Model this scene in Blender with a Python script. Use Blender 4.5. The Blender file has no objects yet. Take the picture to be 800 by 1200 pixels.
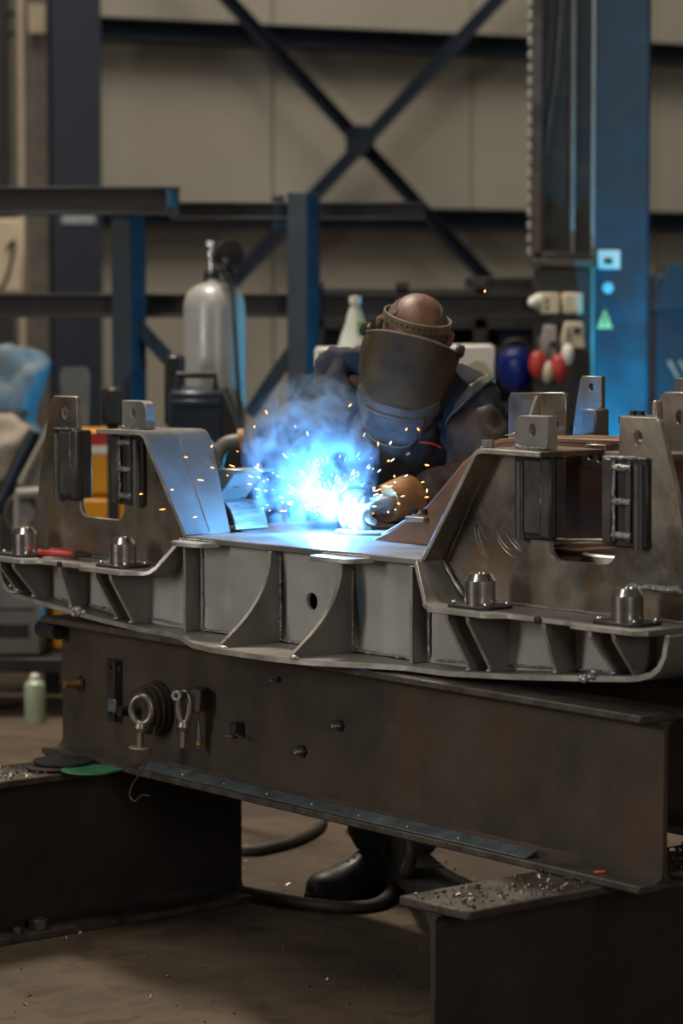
import bpy, bmesh, math, random
from mathutils import Vector, Matrix, Euler, noise
random.seed(7)
PI = math.pi
SC = bpy.context.scene
COL = SC.collection

# ------------------------------------------------------------------ camera, world, lights, exposure
F_PX = 3430.0
PITCH = math.atan(260 / F_PX)
CAM_H = 1.57
cd = bpy.data.cameras.new('camera')
cam = bpy.data.objects.new('camera', cd); COL.objects.link(cam)
cam.location = (0, 0, CAM_H)
cam.rotation_euler = (PI / 2 - PITCH, 0, 0)
cd.sensor_fit = 'VERTICAL'; cd.sensor_height = 36.0; cd.sensor_width = 24.0
cd.lens = F_PX / 1200 * 36
cd.clip_end = 200
cd.dof.use_dof = True
cd.dof.focus_distance = 6.45
cd.dof.aperture_fstop = 3.4
SC.camera = cam

w = bpy.data.worlds.new('hall_ambient'); SC.world = w; w.use_nodes = True
w.node_tree.nodes['Background'].inputs[0].default_value = (1.0, 0.90, 0.78, 1)
w.node_tree.nodes['Background'].inputs[1].default_value = 0.055

def area(name, loc, target, size, power, col):
    l = bpy.data.lights.new(name, 'AREA'); l.shape = 'RECTANGLE'
    l.size, l.size_y = size; l.energy = power; l.color = col
    o = bpy.data.objects.new(name, l); COL.objects.link(o); o.location = loc
    o.rotation_euler = (Vector(target) - Vector(loc)).to_track_quat('-Z', 'Y').to_euler()
    return o
# roof lights of the hall; lamps added left and behind camera for steel streaks
area('roof_light_work', (-1.6, 5.2, 6.8), (-0.1, 6.6, 0.8), (1.0, 4.0), 120, (1.0, 0.92, 0.80))
area('roof_light_back', (-1.5, 10.4, 7.0), (0.2, 6.4, 0.4), (.6, 1.4), 400, (1.0, 0.90, 0.76))
area('roof_light_wall', (0.0, 13.5, 7.5), (0.3, 18.5, 2.2), (7.0, 3.5), 300, (1.0, 0.90, 0.74))
area('streak_lamp_left', (-6.5, 3.5, 2.6), (-0.2, 6.5, 1.2), (1.1, 2.4), 135, (0.97, 0.96, 0.92))
area('streak_lamp_front', (2.6, -2.5, 3.0), (0.2, 6.2, 1.0), (0.8, 2.4), 105, (0.98, 0.95, 0.90))
# a second welder's arc out of sight behind the right tower lights the rack and the blue column
l2 = bpy.data.lights.new('second_arc_light', 'POINT'); l2.energy = 150; l2.color = (0.02, 0.56, 1.0); l2.shadow_soft_size = .02
o2 = bpy.data.objects.new('second_arc_light', l2); COL.objects.link(o2); o2.location = (1.20, 11.10, 0.535)

SC.view_settings.view_transform = 'Standard'
SC.view_settings.look = 'None'
SC.view_settings.exposure = 0.0
SC.view_settings.gamma = 1.0
SC.view_settings.use_curve_mapping = False

def at(px, py, Y):
    """world point on the sight line of a picture pixel at depth Y"""
    c, s = math.cos(PITCH), math.sin(PITCH)
    x = (px - 400) / F_PX; y = (600 - py) / F_PX
    d = Vector((x, c + y * s, -s + y * c))
    return Vector((0, 0, CAM_H)) + d * (Y / d.y)

# ------------------------------------------------------------------ materials
MATS = {}
def mat(name, base, rough=0.5, metal=0.0, var=0.25, scale=8.0, col2=None, bump=0.0, bscale=60.0,
        emit=None, estr=0.0, rvar=0.12, stretch=(1, 1, 1), spec=0.5, trans=0.0, alpha=1.0):
    m = bpy.data.materials.new(name); m.use_nodes = True
    nt = m.node_tree; n = nt.nodes; L = nt.links
    b = n['Principled BSDF']
    b.inputs['Roughness'].default_value = rough
    b.inputs['Metallic'].default_value = metal
    b.inputs['Specular IOR Level'].default_value = spec
    if trans: b.inputs['Transmission Weight'].default_value = trans
    tc = n.new('ShaderNodeTexCoord'); mp = n.new('ShaderNodeMapping')
    mp.inputs['Scale'].default_value = stretch
    L.new(tc.outputs['Object'], mp.inputs['Vector'])
    nz = n.new('ShaderNodeTexNoise'); nz.inputs['Scale'].default_value = scale
    nz.inputs['Detail'].default_value = 6; nz.inputs['Roughness'].default_value = 0.62
    L.new(mp.outputs[0], nz.inputs['Vector'])
    rp = n.new('ShaderNodeValToRGB')
    c1 = tuple(base)
    c2 = tuple(col2) if col2 else tuple(c * (1 - var) for c in base)
    c3 = tuple(min(1, c * (1 + var)) for c in base)
    rp.color_ramp.elements[0].position = 0.32; rp.color_ramp.elements[0].color = (*c2, 1)
    rp.color_ramp.elements[1].position = 0.70; rp.color_ramp.elements[1].color = (*c3, 1)
    e = rp.color_ramp.elements.new(0.5); e.color = (*c1, 1)
    L.new(nz.outputs['Fac'], rp.inputs[0]); L.new(rp.outputs[0], b.inputs['Base Color'])
    if rvar:
        mr = n.new('ShaderNodeMapRange')
        mr.inputs['To Min'].default_value = max(0.03, rough - rvar); mr.inputs['To Max'].default_value = min(1, rough + rvar)
        mr.inputs['From Min'].default_value = 0.3; mr.inputs['From Max'].default_value = 0.7
        L.new(nz.outputs['Fac'], mr.inputs['Value']); L.new(mr.outputs[0], b.inputs['Roughness'])
    if bump:
        n2 = n.new('ShaderNodeTexNoise'); n2.inputs['Scale'].default_value = bscale; n2.inputs['Detail'].default_value = 5
        L.new(mp.outputs[0], n2.inputs['Vector'])
        bp = n.new('ShaderNodeBump'); bp.inputs['Strength'].default_value = bump; bp.inputs['Distance'].default_value = 0.01
        L.new(n2.outputs['Fac'], bp.inputs['Height']); L.new(bp.outputs[0], b.inputs['Normal'])
    if emit:
        b.inputs['Emission Color'].default_value = (*emit, 1); b.inputs['Emission Strength'].default_value = estr
    MATS[name] = m
    return m

M_steel = mat('mill_steel', (0.225, 0.21, 0.19), 0.48, 0.45, 0.28, 5, bump=0.05, bscale=120)
M_web = mat('blasted_steel', (0.43, 0.41, 0.375), 0.6, 0.25, 0.18, 6, bump=0.04, bscale=200)
M_webtint = mat('heat_tinted_web_steel', (0.42, 0.40, 0.365), 0.62, 0.25, 0.18, 6, bump=0.04, bscale=200)
def heat_tint(m, spots):
    """blue-brown heat tint of a hidden weld: oval stains (x, z, half width, half height) on the web"""
    nt = m.node_tree; n = nt.nodes; L = nt.links; b = n['Principled BSDF']
    src = b.inputs['Base Color'].links[0].from_socket
    tc = n.new('ShaderNodeTexCoord')
    for (x, z, rx, rz) in spots:
        a = n.new('ShaderNodeVectorMath'); a.operation = 'SUBTRACT'; a.inputs[1].default_value = (x, .11, z); L.new(tc.outputs['Object'], a.inputs[0])
        d = n.new('ShaderNodeVectorMath'); d.operation = 'DIVIDE'; d.inputs[1].default_value = (rx, .2, rz); L.new(a.outputs[0], d.inputs[0])
        l = n.new('ShaderNodeVectorMath'); l.operation = 'LENGTH'; L.new(d.outputs[0], l.inputs[0])
        rp = n.new('ShaderNodeValToRGB'); el = rp.color_ramp.elements
        el[0].position = .35; el[0].color = (.10, .15, .20, 1); el[1].position = 1.0; el[1].color = (1, 1, 1, 1)
        e = el.new(.62); e.color = (.20, .22, .25, 1); e = el.new(.8); e.color = (.62, .50, .40, 1)
        L.new(l.outputs['Value'], rp.inputs[0])
        mx = n.new('ShaderNodeMixRGB'); mx.blend_type = 'MULTIPLY'; mx.inputs[0].default_value = 1; L.new(src, mx.inputs[1]); L.new(rp.outputs[0], mx.inputs[2])
        src = mx.outputs[0]
    L.new(src, b.inputs['Base Color'])
heat_tint(M_webtint, [(.190, .880, .030, .115), (-.43, .87, .03, .16), (-.085, .87, .018, .13)])
M_edge = mat('cut_edge_steel', (0.44, 0.40, 0.35), 0.42, 0.6, 0.25, 14, bump=0.08, bscale=90)
M_plate = mat('tower_steel', (0.27, 0.235, 0.195), 0.36, 0.75, 0.4, 5.5, col2=(0.13, 0.12, 0.11), bump=0.05, bscale=70)
def brown_patches(m, col, scale, lo, hi):
    nt = m.node_tree; n = nt.nodes; L = nt.links; b = n['Principled BSDF']
    src = b.inputs['Base Color'].links[0].from_socket
    tc = n.new('ShaderNodeTexCoord'); mp = n.new('ShaderNodeMapping'); mp.inputs['Scale'].default_value = (1.0, 1.0, .6); L.new(tc.outputs['Object'], mp.inputs[0])
    nz = n.new('ShaderNodeTexNoise'); nz.inputs['Scale'].default_value = scale; nz.inputs['Detail'].default_value = 3; nz.inputs['Distortion'].default_value = .8; L.new(mp.outputs[0], nz.inputs['Vector'])
    mr = n.new('ShaderNodeMapRange'); mr.inputs['From Min'].default_value = lo; mr.inputs['From Max'].default_value = hi; L.new(nz.outputs['Fac'], mr.inputs['Value'])
    mx = n.new('ShaderNodeMixRGB'); L.new(mr.outputs[0], mx.inputs[0]); L.new(src, mx.inputs[1]); mx.inputs[2].default_value = (*col, 1)
    L.new(mx.outputs[0], b.inputs['Base Color'])
brown_patches(M_plate, (.29, .19, .105), 8, .50, .70)
M_rustplate = mat('heat_tinted_steel', (0.27, 0.145, 0.085), 0.45, 0.25, 0.3, 5, col2=(0.18, 0.11, 0.075), bump=0.06, bscale=70)
M_bright = mat('ground_steel', (0.48, 0.47, 0.45), 0.36, 0.7, 0.2, 12, stretch=(1, 1, 6))
M_turned = mat('turned_steel', (0.62, 0.60, 0.57), 0.22, 1.0, 0.1, 30, rvar=0.05, stretch=(1, 1, 12))
M_weld = mat('weld_metal', (0.33, 0.33, 0.32), 0.35, 0.8, 0.4, 60, bump=0.7, bscale=140)
M_block = mat('dark_block_steel', (0.075, 0.07, 0.066), 0.42, 0.35, 0.35, 12, bump=0.08)
M_black = mat('black_steel', (0.035, 0.033, 0.032), 0.45, 0.4, 0.3, 10, bump=0.05)
M_beam = mat('weathered_beam_steel', (0.070, 0.052, 0.039), 0.52, 0.3, 0.4, 3.2, col2=(0.040, 0.033, 0.029), bump=0.10, bscale=45)
M_beamtop = mat('scaled_flange_steel', (0.085, 0.07, 0.058), 0.5, 0.4, 0.45, 14, bump=0.3, bscale=80)
M_trestle = mat('dark_trestle_steel', (0.040, 0.031, 0.026), 0.62, 0.25, 0.4, 3.0, col2=(0.026, 0.022, 0.021), bump=0.12, bscale=50)
M_chip = mat('steel_chips', (0.26, 0.22, 0.17), 0.4, 0.8, 0.4, 40)
brown_patches(M_beam, (.095, .060, .036), 5, .52, .7)
M_bluebar = mat('blue_grey_bar', (0.14, 0.16, 0.18), 0.4, 0.5, 0.3, 20, bump=0.1)
M_floor = mat('workshop_concrete', (0.100, 0.068, 0.040), 0.85, 0.0, 0.35, 2.2, col2=(0.058, 0.041, 0.027), bump=0.25, bscale=38, rvar=0.08)
brown_patches(M_floor, (.060, .040, .024), 11, .50, .72)
M_wall = mat('beige_cladding', (0.435, 0.405, 0.345), 0.7, 0.0, 0.06, 1.2)
M_navy = mat('navy_paint', (0.015, 0.023, 0.040), 0.45, 0.1, 0.15, 4)
M_blue = mat('bright_blue_paint', (0.018, 0.040, 0.060), 0.45, 0.05, 0.45, 7, col2=(0.009, 0.022, 0.034), bump=0.05)
M_rack = mat('rack_blue_paint', (0.018, 0.030, 0.045), 0.45, 0.1, 0.2, 6)
M_darkbeam = mat('stored_beam_steel', (0.040, 0.034, 0.032), 0.5, 0.3, 0.3, 5)
M_cyl = mat('grey_cylinder_paint', (0.40, 0.40, 0.38), 0.35, 0.1, 0.1, 6)
M_orange = mat('orange_paint', (0.78, 0.33, 0.015), 0.42, 0.0, 0.08, 5)
M_gauge = mat('glossy_black', (0.02, 0.02, 0.02), 0.12, 0, 0.1, 8)
M_red = mat('red_plastic', (0.42, 0.03, 0.025), 0.45, 0, 0.15, 8)
M_white = mat('white_plastic', (0.72, 0.69, 0.62), 0.5, 0, 0.08, 8)
M_cream = mat('cream_plastic', (0.60, 0.50, 0.36), 0.55, 0, 0.12, 8)
M_greyp = mat('grey_machine_paint', (0.17, 0.165, 0.15), 0.5, 0.05, 0.2, 5)
M_lightgrey = mat('light_grey_frame', (0.34, 0.315, 0.27), 0.5, 0.1, 0.15, 6)
M_bluetarp = mat('blue_grey_tarp', (0.16, 0.215, 0.25), 0.6, 0, 0.3, 5, bump=0.4, bscale=9)
M_sack = mat('beige_sack', (0.42, 0.35, 0.28), 0.85, 0, 0.2, 7, bump=0.5, bscale=14)
M_rubber = mat('black_rubber', (0.020, 0.019, 0.018), 0.55, 0, 0.3, 10)
M_hose = mat('dusty_hose', (0.065, 0.055, 0.045), 0.6, 0, 0.3, 14)
M_green = mat('green_paint', (0.045, 0.22, 0.105), 0.5, 0.1, 0.3, 25)
M_royal = mat('royal_blue_shell', (0.018, 0.035, 0.30), 0.25, 0, 0.1, 6)
M_yellow = mat('yellow_sign', (0.85, 0.60, 0.22), 0.5, 0, 0.05, 8)
M_cloth = mat('navy_work_cloth', (0.022, 0.024, 0.033), 0.9, 0, 0.3, 9, bump=0.45, bscale=18)
M_leather = mat('brown_leather_sleeve', (0.060, 0.040, 0.032), 0.62, 0, 0.4, 8, bump=0.5, bscale=26)
M_reflect = mat('grey_reflective_tape', (0.17, 0.17, 0.15), 0.45, 0.2, 0.15, 10)
M_trouser = mat('dark_blue_denim', (0.028, 0.034, 0.050), 0.9, 0, 0.3, 10, bump=0.4, bscale=20)
M_boot = mat('black_boot_leather', (0.025, 0.021, 0.018), 0.5, 0, 0.4, 14, bump=0.2, bscale=40)
M_skin = mat('skin', (0.26, 0.135, 0.085), 0.5, 0, 0.12, 10, bump=0.05, bscale=60)
M_scalp = mat('tanned_scalp', (0.19, 0.10, 0.062), 0.5, 0, 0.3, 22, bump=0.1, bscale=90)
M_hair = mat('cropped_grey_hair', (0.14, 0.10, 0.075), 0.85, 0, 0.35, 60, bump=0.4, bscale=120)
M_mask = mat('brown_mask_shell', (0.085, 0.058, 0.028), 0.52, 0.0, 0.5, 9, col2=(0.04, 0.032, 0.023), bump=0.10, bscale=22, spec=0.15)
M_maskframe = mat('mask_window_frame', (0.13, 0.11, 0.098), 0.5, 0.0, 0.45, 14)
M_lens = mat('dark_filter_glass', (0.15, 0.16, 0.17), 0.2, 0.2, 0.3, 16)
M_band = mat('tan_headband', (0.20, 0.16, 0.11), 0.5, 0, 0.2, 14)
M_glove = mat('pale_blue_glove_leather', (0.42, 0.42, 0.40), 0.75, 0, 0.3, 16, bump=0.5, bscale=40)
M_cuff = mat('tan_glove_cuff', (0.42, 0.20, 0.07), 0.6, 0, 0.4, 14, bump=0.4, bscale=30)
M_brass = mat('brass', (0.50, 0.34, 0.13), 0.3, 0.9, 0.15, 20)
M_card = mat('cardboard', (0.48, 0.40, 0.29), 0.8, 0, 0.1, 6)
M_bottle = mat('milky_bottle', (0.55, 0.56, 0.50), 0.4, 0, 0.1, 8)
M_labelg = mat('green_label', (0.20, 0.36, 0.10), 0.5, 0, 0.1, 8)
M_ink = mat('black_ink', (0.02, 0.02, 0.02), 0.6, 0, 0.05, 8)
M_paleg = mat('pale_green_can', (0.40, 0.47, 0.34), 0.45, 0.1, 0.1, 8)
M_redstitch = mat('red_stitch', (0.55, 0.03, 0.02), 0.5, 0, 0.05, 8)

# ------------------------------------------------------------------ helpers
def link(o, parent=None):
    COL.objects.link(o)
    if parent is not None: o.parent = parent
    return o
def tag(o, label, cat, group=None, kind=None):
    o['label'] = label
    if cat: o['category'] = cat
    if group: o['group'] = group
    if kind: o['kind'] = kind
    return o
def thing(name, label, cat, loc=(0, 0, 0), rot=(0, 0, 0), group=None):
    o = bpy.data.objects.new(name, None); o.empty_display_size = 0.1
    o.location = loc; o.rotation_euler = rot; link(o)
    return tag(o, label, cat, group)
def fin(name, bm, m, parent=None, loc=None, rot=None, bevel=0, smooth=35, seg=1):
    bmesh.ops.recalc_face_normals(bm, faces=bm.faces)
    me = bpy.data.meshes.new(name); bm.to_mesh(me); bm.free()
    me.materials.append(m)
    if smooth:
        for p in me.polygons: p.use_smooth = True
        me.set_sharp_from_angle(angle=math.radians(smooth))
    o = link(bpy.data.objects.new(name, me), parent)
    if loc is not None: o.location = loc
    if rot is not None: o.rotation_euler = rot
    if bevel:
        b = o.modifiers.new('bevel', 'BEVEL'); b.width = bevel; b.segments = seg; b.limit_method = 'ANGLE'
        b.angle_limit = math.radians(40)
    return o
def bx(bm, c, s, rot=None):
    r = bmesh.ops.create_cube(bm, size=1)
    M = Matrix.Translation(c) @ (Euler(rot).to_matrix().to_4x4() if rot else Matrix()) @ Matrix.Diagonal((*s, 1))
    bmesh.ops.transform(bm, matrix=M, verts=r['verts'])
def box(name, c, s, m, parent=None, rot=None, bevel=0.003, seg=1, smooth=35):
    bm = bmesh.new(); bx(bm, (0, 0, 0), s)
    return fin(name, bm, m, parent, c, rot, min(bevel, min(s) * .3), smooth, seg)
def rbox(name, lo, hi, m, parent=None, bevel=0.003):
    c = [(a + b) / 2 for a, b in zip(lo, hi)]; s = [abs(b - a) for a, b in zip(lo, hi)]
    return box(name, c, s, m, parent, None, bevel)
AX = {'xz': lambda a, b, d: (a, d, b), 'xy': lambda a, b, d: (a, b, d), 'yz': lambda a, b, d: (d, a, b)}
def plate(name, pts, plane, d0, d1, m, parent=None, holes=(), bevel=0.0015, smooth=35, loc=None, rot=None, edge=None):
    """flat plate with outline pts (and holes) in a plane, from depth d0 to d1"""
    f = AX[plane]; bm = bmesh.new(); edges = {0: [], 1: []}; loops = []
    for lp in [pts] + list(holes):
        vs = [[bm.verts.new(f(a, b, d)) for a, b in lp] for d in (d0, d1)]
        n = len(lp)
        for k in (0, 1):
            for i in range(n): edges[k].append(bm.edges.new((vs[k][i], vs[k][(i + 1) % n])))
        for i in range(n): bm.faces.new((vs[0][i], vs[0][(i + 1) % n], vs[1][(i + 1) % n], vs[1][i])).material_index = 1 if edge else 0
    for k in (0, 1):
        bmesh.ops.triangle_fill(bm, use_beauty=True, use_dissolve=False, edges=edges[k])
    o = fin(name, bm, m, parent, loc, rot, bevel, smooth)
    if edge: o.data.materials.append(edge)
    return o
def circ(cx, cy, r, n=14, ry=None):
    return [(cx + r * math.cos(2 * PI * i / n), cy + (ry or r) * math.sin(2 * PI * i / n)) for i in range(n)]
def arcpts(cx, cy, r, a0, a1, n=6):
    return [(cx + r * math.cos(math.radians(a0 + (a1 - a0) * i / n)), cy + r * math.sin(math.radians(a0 + (a1 - a0) * i / n))) for i in range(n + 1)]
def ribbon(name, path, y0, y1, t, m, parent=None, bevel=0.0015, smooth=25, edge=None):
    """bent plate: path of (x, z) points of its top face, from y0 to y1 (numbers or lists), thickness t"""
    n = len(path); bm = bmesh.new(); rows = []
    for i, (x, z) in enumerate(path):
        a = path[max(0, i - 1)]; b = path[min(n - 1, i + 1)]
        d = Vector((b[0] - a[0], b[1] - a[1])).normalized(); nx, nz = -d.y, d.x
        if nz < 0 or (abs(nz) < 1e-3 and False): nx, nz = -nx, -nz
        ya = y0[i] if isinstance(y0, (list, tuple)) else y0
        yb = y1[i] if isinstance(y1, (list, tuple)) else y1
        rows.append([bm.verts.new(p) for p in ((x, ya, z), (x, yb, z), (x - nx * t, yb, z - nz * t), (x - nx * t, ya, z - nz * t))])
    for i in range(n - 1):
        A, B = rows[i], rows[i + 1]
        for k in range(4): bm.faces.new((A[k], A[(k + 1) % 4], B[(k + 1) % 4], B[k])).material_index = 1 if (edge and k in (1, 3)) else 0
    bm.faces.new(rows[0]); bm.faces.new(rows[-1])
    o = fin(name, bm, m, parent, bevel=bevel, smooth=smooth)
    if edge: o.data.materials.append(edge)
    return o
def addtube(bm, pts, r, seg=8, cap=True):
    pts = [Vector(p) for p in pts]; n = len(pts); rings = []
    rr = r if isinstance(r, (list, tuple)) else [r] * n
    t0 = (pts[1] - pts[0]).normalized()
    up = Vector((0, 0, 1)) if abs(t0.z) < .9 else Vector((1, 0, 0))
    N = (up - t0 * up.dot(t0)).normalized()
    for i, p in enumerate(pts):
        t = (pts[min(n - 1, i + 1)] - pts[max(0, i - 1)])
        t = t.normalized() if t.length > 1e-9 else t0
        N = (N - t * N.dot(t))
        N = N.normalized() if N.length > 1e-6 else t.orthogonal().normalized()
        B = t.cross(N)
        rings.append([bm.verts.new(p + (N * math.cos(2 * PI * k / seg) + B * math.sin(2 * PI * k / seg)) * rr[i]) for k in range(seg)])
    for i in range(n - 1):
        for k in range(seg): bm.faces.new((rings[i][k], rings[i][(k + 1) % seg], rings[i + 1][(k + 1) % seg], rings[i + 1][k]))
    if cap: bm.faces.new(rings[0]); bm.faces.new(rings[-1])
def tube(name, pts, r, m, parent=None, seg=10, smooth=50, loc=None, rot=None):
    bm = bmesh.new(); addtube(bm, pts, r, seg)
    return fin(name, bm, m, parent, loc, rot, 0, smooth)
def addlathe(bm, prof, seg=24):
    rings = []
    for r, z in prof:
        if r < 1e-6: rings.append([bm.verts.new((0, 0, z))])
        else: rings.append([bm.verts.new((r * math.cos(2 * PI * k / seg), r * math.sin(2 * PI * k / seg), z)) for k in range(seg)])
    for a, b in zip(rings, rings[1:]):
        for k in range(seg):
            k2 = (k + 1) % seg
            if len(a) == 1 and len(b) == 1: continue
            if len(a) == 1: bm.faces.new((a[0], b[k], b[k2]))
            elif len(b) == 1: bm.faces.new((a[k], a[k2], b[0]))
            else: bm.faces.new((a[k], a[k2], b[k2], b[k]))
    if len(rings[0]) > 1: bm.faces.new(rings[0])
    if len(rings[-1]) > 1: bm.faces.new(rings[-1])
def lathe(name, prof, m, parent=None, loc=None, rot=None, seg=24, smooth=30):
    bm = bmesh.new(); addlathe(bm, prof, seg)
    return fin(name, bm, m, parent, loc, rot, 0, smooth)
def spline(pts, n=8):
    """smooth path through points"""
    P = [Vector(p) for p in pts]; out = []
    for i in range(len(P) - 1):
        p0 = P[max(0, i - 1)]; p1 = P[i]; p2 = P[i + 1]; p3 = P[min(len(P) - 1, i + 2)]
        for k in range(n):
            t = k / n
            out.append(.5 * ((2 * p1) + (-p0 + p2) * t + (2 * p0 - 5 * p1 + 4 * p2 - p3) * t * t + (-p0 + 3 * p1 - 3 * p2 + p3) * t ** 3))
    out.append(P[-1]); return out
def weld(parent, a, b, r=0.004, n=None, m=None):
    r *= .8
    a, b = Vector(a), Vector(b); n = n or max(4, int((b - a).length / 0.012))
    pts = []; rr = []
    for i in range(n + 1):
        t = i / n; pts.append(a.lerp(b, t) + Vector((random.uniform(-1, 1), random.uniform(-1, 1), random.uniform(-1, 1))) * r * .25)
        rr.append(r * random.uniform(.7, 1.25) * (.5 if i in (0, n) else 1))
    return tube('weld_bead', pts, rr, m or M_weld, parent, seg=6, smooth=70)
def hexnut(name, r, h, hole, m, parent=None, loc=None, rot=None):
    return plate(name, circ(0, 0, r, 6), 'xy', 0, h, m, parent, holes=[circ(0, 0, hole, 10)] if hole else (), bevel=r * .08, loc=loc, rot=rot)
def interp(x, tab):
    for (a, fa), (b, fb) in zip(tab, tab[1:]):
        if a <= x <= b: return fa + (fb - fa) * (x - a) / (b - a)
    return tab[0][1] if x < tab[0][0] else tab[-1][1]

# ------------------------------------------------------------------ setting: floor, wall with girts and bracing, columns
bm = bmesh.new(); bx(bm, (0, 12, -0.05), (30, 34, 0.1)); fl = fin('floor', bm, M_floor, smooth=0); fl['kind'] = 'structure'
tag(fl, 'brown dusty concrete workshop floor', None)
fl['kind'] = 'structure'

WANG = math.radians(62)
WD = Vector((math.sin(WANG), math.cos(WANG), 0)); WN = Vector((math.cos(WANG), -math.sin(WANG), 0))  # along the wall / towards the camera
W0 = at(400, 340, 18.5); W0.z = 0
wall_rot = (0, 0, PI / 2 - WANG)
def onwall(px, py, off=0.0):
    """(t, z) on the wall plane moved off metres towards the camera"""
    d = at(px, py, 1.0) - Vector((0, 0, CAM_H))
    p = W0 + WN * off
    k = (p - Vector((0, 0, CAM_H))).dot(WN) / d.dot(WN)
    q = Vector((0, 0, CAM_H)) + d * k
    return (q - p).dot(WD), q.z
wall = thing('wall_back', 'beige clad back wall of the hall', None, W0, wall_rot); wall['kind'] = 'structure'
# cladding panels, local x along wall, local y away from camera
seams = [onwall(x, 200)[0] for x in (320, 553)]
pw = seams[1] - seams[0]; x0 = seams[0] - 3 * pw
for i in range(9):
    rbox('cladding_panel', (x0 + i * pw + .006, 0, 0), (x0 + (i + 1) * pw - .006, 0.08, 7.5), M_wall, wall, 0.004)
rbox('backing', (x0, 0.06, 0), (x0 + 9 * pw, 0.1, 7.5), M_darkbeam, wall)
def girt(name, pyL, pyR, h, label):
    tL, zL = onwall(120, pyL, .15); tR, zR = onwall(780, pyR, .15); z = (zL + zR) / 2
    o = thing(name, label, None, W0, wall_rot); o['kind'] = 'structure'
    for dz in (-h / 2, h / 2 - .014): rbox('flange', (tL - 2.5, -.26, z + dz), (tR + 2.5, -.02, z + dz + .014), M_navy, o, .002)
    rbox('web', (tL - 2.5, -.15, z - h / 2 + .01), (tR + 2.5, -.135, z + h / 2 - .01), M_navy, o, .001)
girt('trim_1', 36, 62, .13, 'upper navy steel girt across the beige wall')
girt('trim_2', 253, 259, .13, 'lower navy steel girt across the beige wall')
def brace(name, a, b, off, label):
    ta, za = onwall(*a, off); tb, zb = onwall(*b, off)
    L = math.hypot(tb - ta, zb - za); ang = math.atan2(zb - za, tb - ta)
    o = box(name, (0, 0, 0), (L, .012, .072), M_navy, None, bevel=.002)
    o.location = W0 + WN * off + WD * ((ta + tb) / 2) + Vector((0, 0, (za + zb) / 2))
    o.rotation_euler = (Euler((0, 0, wall_rot[2])).to_matrix() @ Euler((0, -ang, 0)).to_matrix()).to_euler()
    o['label'] = label; o['kind'] = 'structure'
    r = box('rib', (0, -.035, .03), (L, .06, .012), M_navy, o, bevel=.002)
    return o
brace('trim_3', (180, -92), (572, 332), .34, 'navy diagonal brace falling to the right across the wall')
brace('trim_4', (662, -88), (262, 340), .44, 'navy diagonal brace rising to the right across the wall')
t_, z_ = onwall(421, 166, .39)
g = plate('trim_5', [(-.10, -.05), (-.05, -.10), (.05, -.10), (.10, -.05), (.10, .05), (.05, .10), (-.05, .10), (-.10, .05)], 'xz', -.006, .006, M_navy, None)
g.location = W0 + WN * .40 + WD * t_ + Vector((0, 0, z_)); g.rotation_euler = wall_rot
g['label'] = 'navy gusset plate where the wall braces cross'; g['kind'] = 'structure'

def hcolumn(name, px0, px1, Y, m, label, cat, h=7.0, rot=0.0, depth=.3):
    a, b = at(px0, 340, Y), at(px1, 340, Y); wd = b.x - a.x
    o = thing(name, label, cat, ((a.x + b.x) / 2, Y, 0), (0, 0, rot))
    t = .02
    rbox('flange', (-wd / 2, -depth / 2, 0), (wd / 2, -depth / 2 + t, h), m, o)
    rbox('flange', (-wd / 2, depth / 2 - t, 0), (wd / 2, depth / 2, h), m, o)
    rbox('web', (-.008, -depth / 2 + t, 0), (.008, depth / 2 - t, h), m, o)
    rbox('base_plate', (-wd / 2 - .06, -depth / 2 - .06, 0), (wd / 2 + .06, depth / 2 + .06, .025), m, o)
    return o
c1 = hcolumn('column', 60, 117, 16.6, M_navy, 'dark navy steel hall column at the left before the wall', 'column', rot=.18)
rbox('notice', (-.09, -.163, 1.94), (.10, -.152, 2.09), mat('pale_notice', (.30, .33, .36), .6), c1, .001)
p = at(38, 340, 17.2)
o = thing('door_1', 'brown grey sliding door leaf beside the navy column', None, (p.x, 17.2, 0)); o['kind'] = 'structure'
rbox('leaf', (-.55, 0, 0), (.13, .06, 5.2), mat('door_grey', (.16, .14, .12), .6), o)
rbox('edge_strip', (-.075, -.03, 0), (-.035, 0, 5.2), M_cream, o)
rbox('leaf_frame', (-.20, -.05, 0), (-.13, 0, 5.2), M_darkbeam, o)
rbox('roller_box', (0.0, -.12, 3.05), (.10, -.05, 3.22), M_cream, o)

# ------------------------------------------------------------------ steel beam trestles and main carrying beam
def ibeam(name, label, loc, az, L, h, wd, tw, tf, mw, mf, group=None):
    """I-beam, local x along the beam from 0 to L, local y across from 0 to wd, bottom at z 0"""
    o = thing(name, label, 'steel beam', loc, (0, 0, PI / 2 - math.radians(az)), group)
    rbox('bottom_flange', (0, 0, 0), (L, wd, tf), mf, o, .003)
    rbox('top_flange', (0, 0, h - tf), (L, wd, h), mf, o, .003)
    rbox('web', (0, wd / 2 - tw / 2, tf), (L, wd / 2 + tw / 2, h - tf), mw, o, .001)
    bm = bmesh.new()
    for sy in (-1, 1):
        for z, sz in ((tf, 1), (h - tf, -1)):
            pts = [(0, wd / 2 + sy * tw / 2, z), (0, wd / 2 + sy * (tw / 2 + .018), z), (0, wd / 2 + sy * (tw / 2 + .006), z + sz * .006), (0, wd / 2 + sy * tw / 2, z + sz * .018)]
            A = [bm.verts.new(p) for p in pts]; B = [bm.verts.new((L, p[1], p[2])) for p in pts]
            for k in range(4): bm.faces.new((A[k], A[(k + 1) % 4], B[(k + 1) % 4], B[k]))
            bm.faces.new(A); bm.faces.new(B)
    fin('fillet', bm, mw, o, smooth=60)
    return o
BAZ = 142.5
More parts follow.
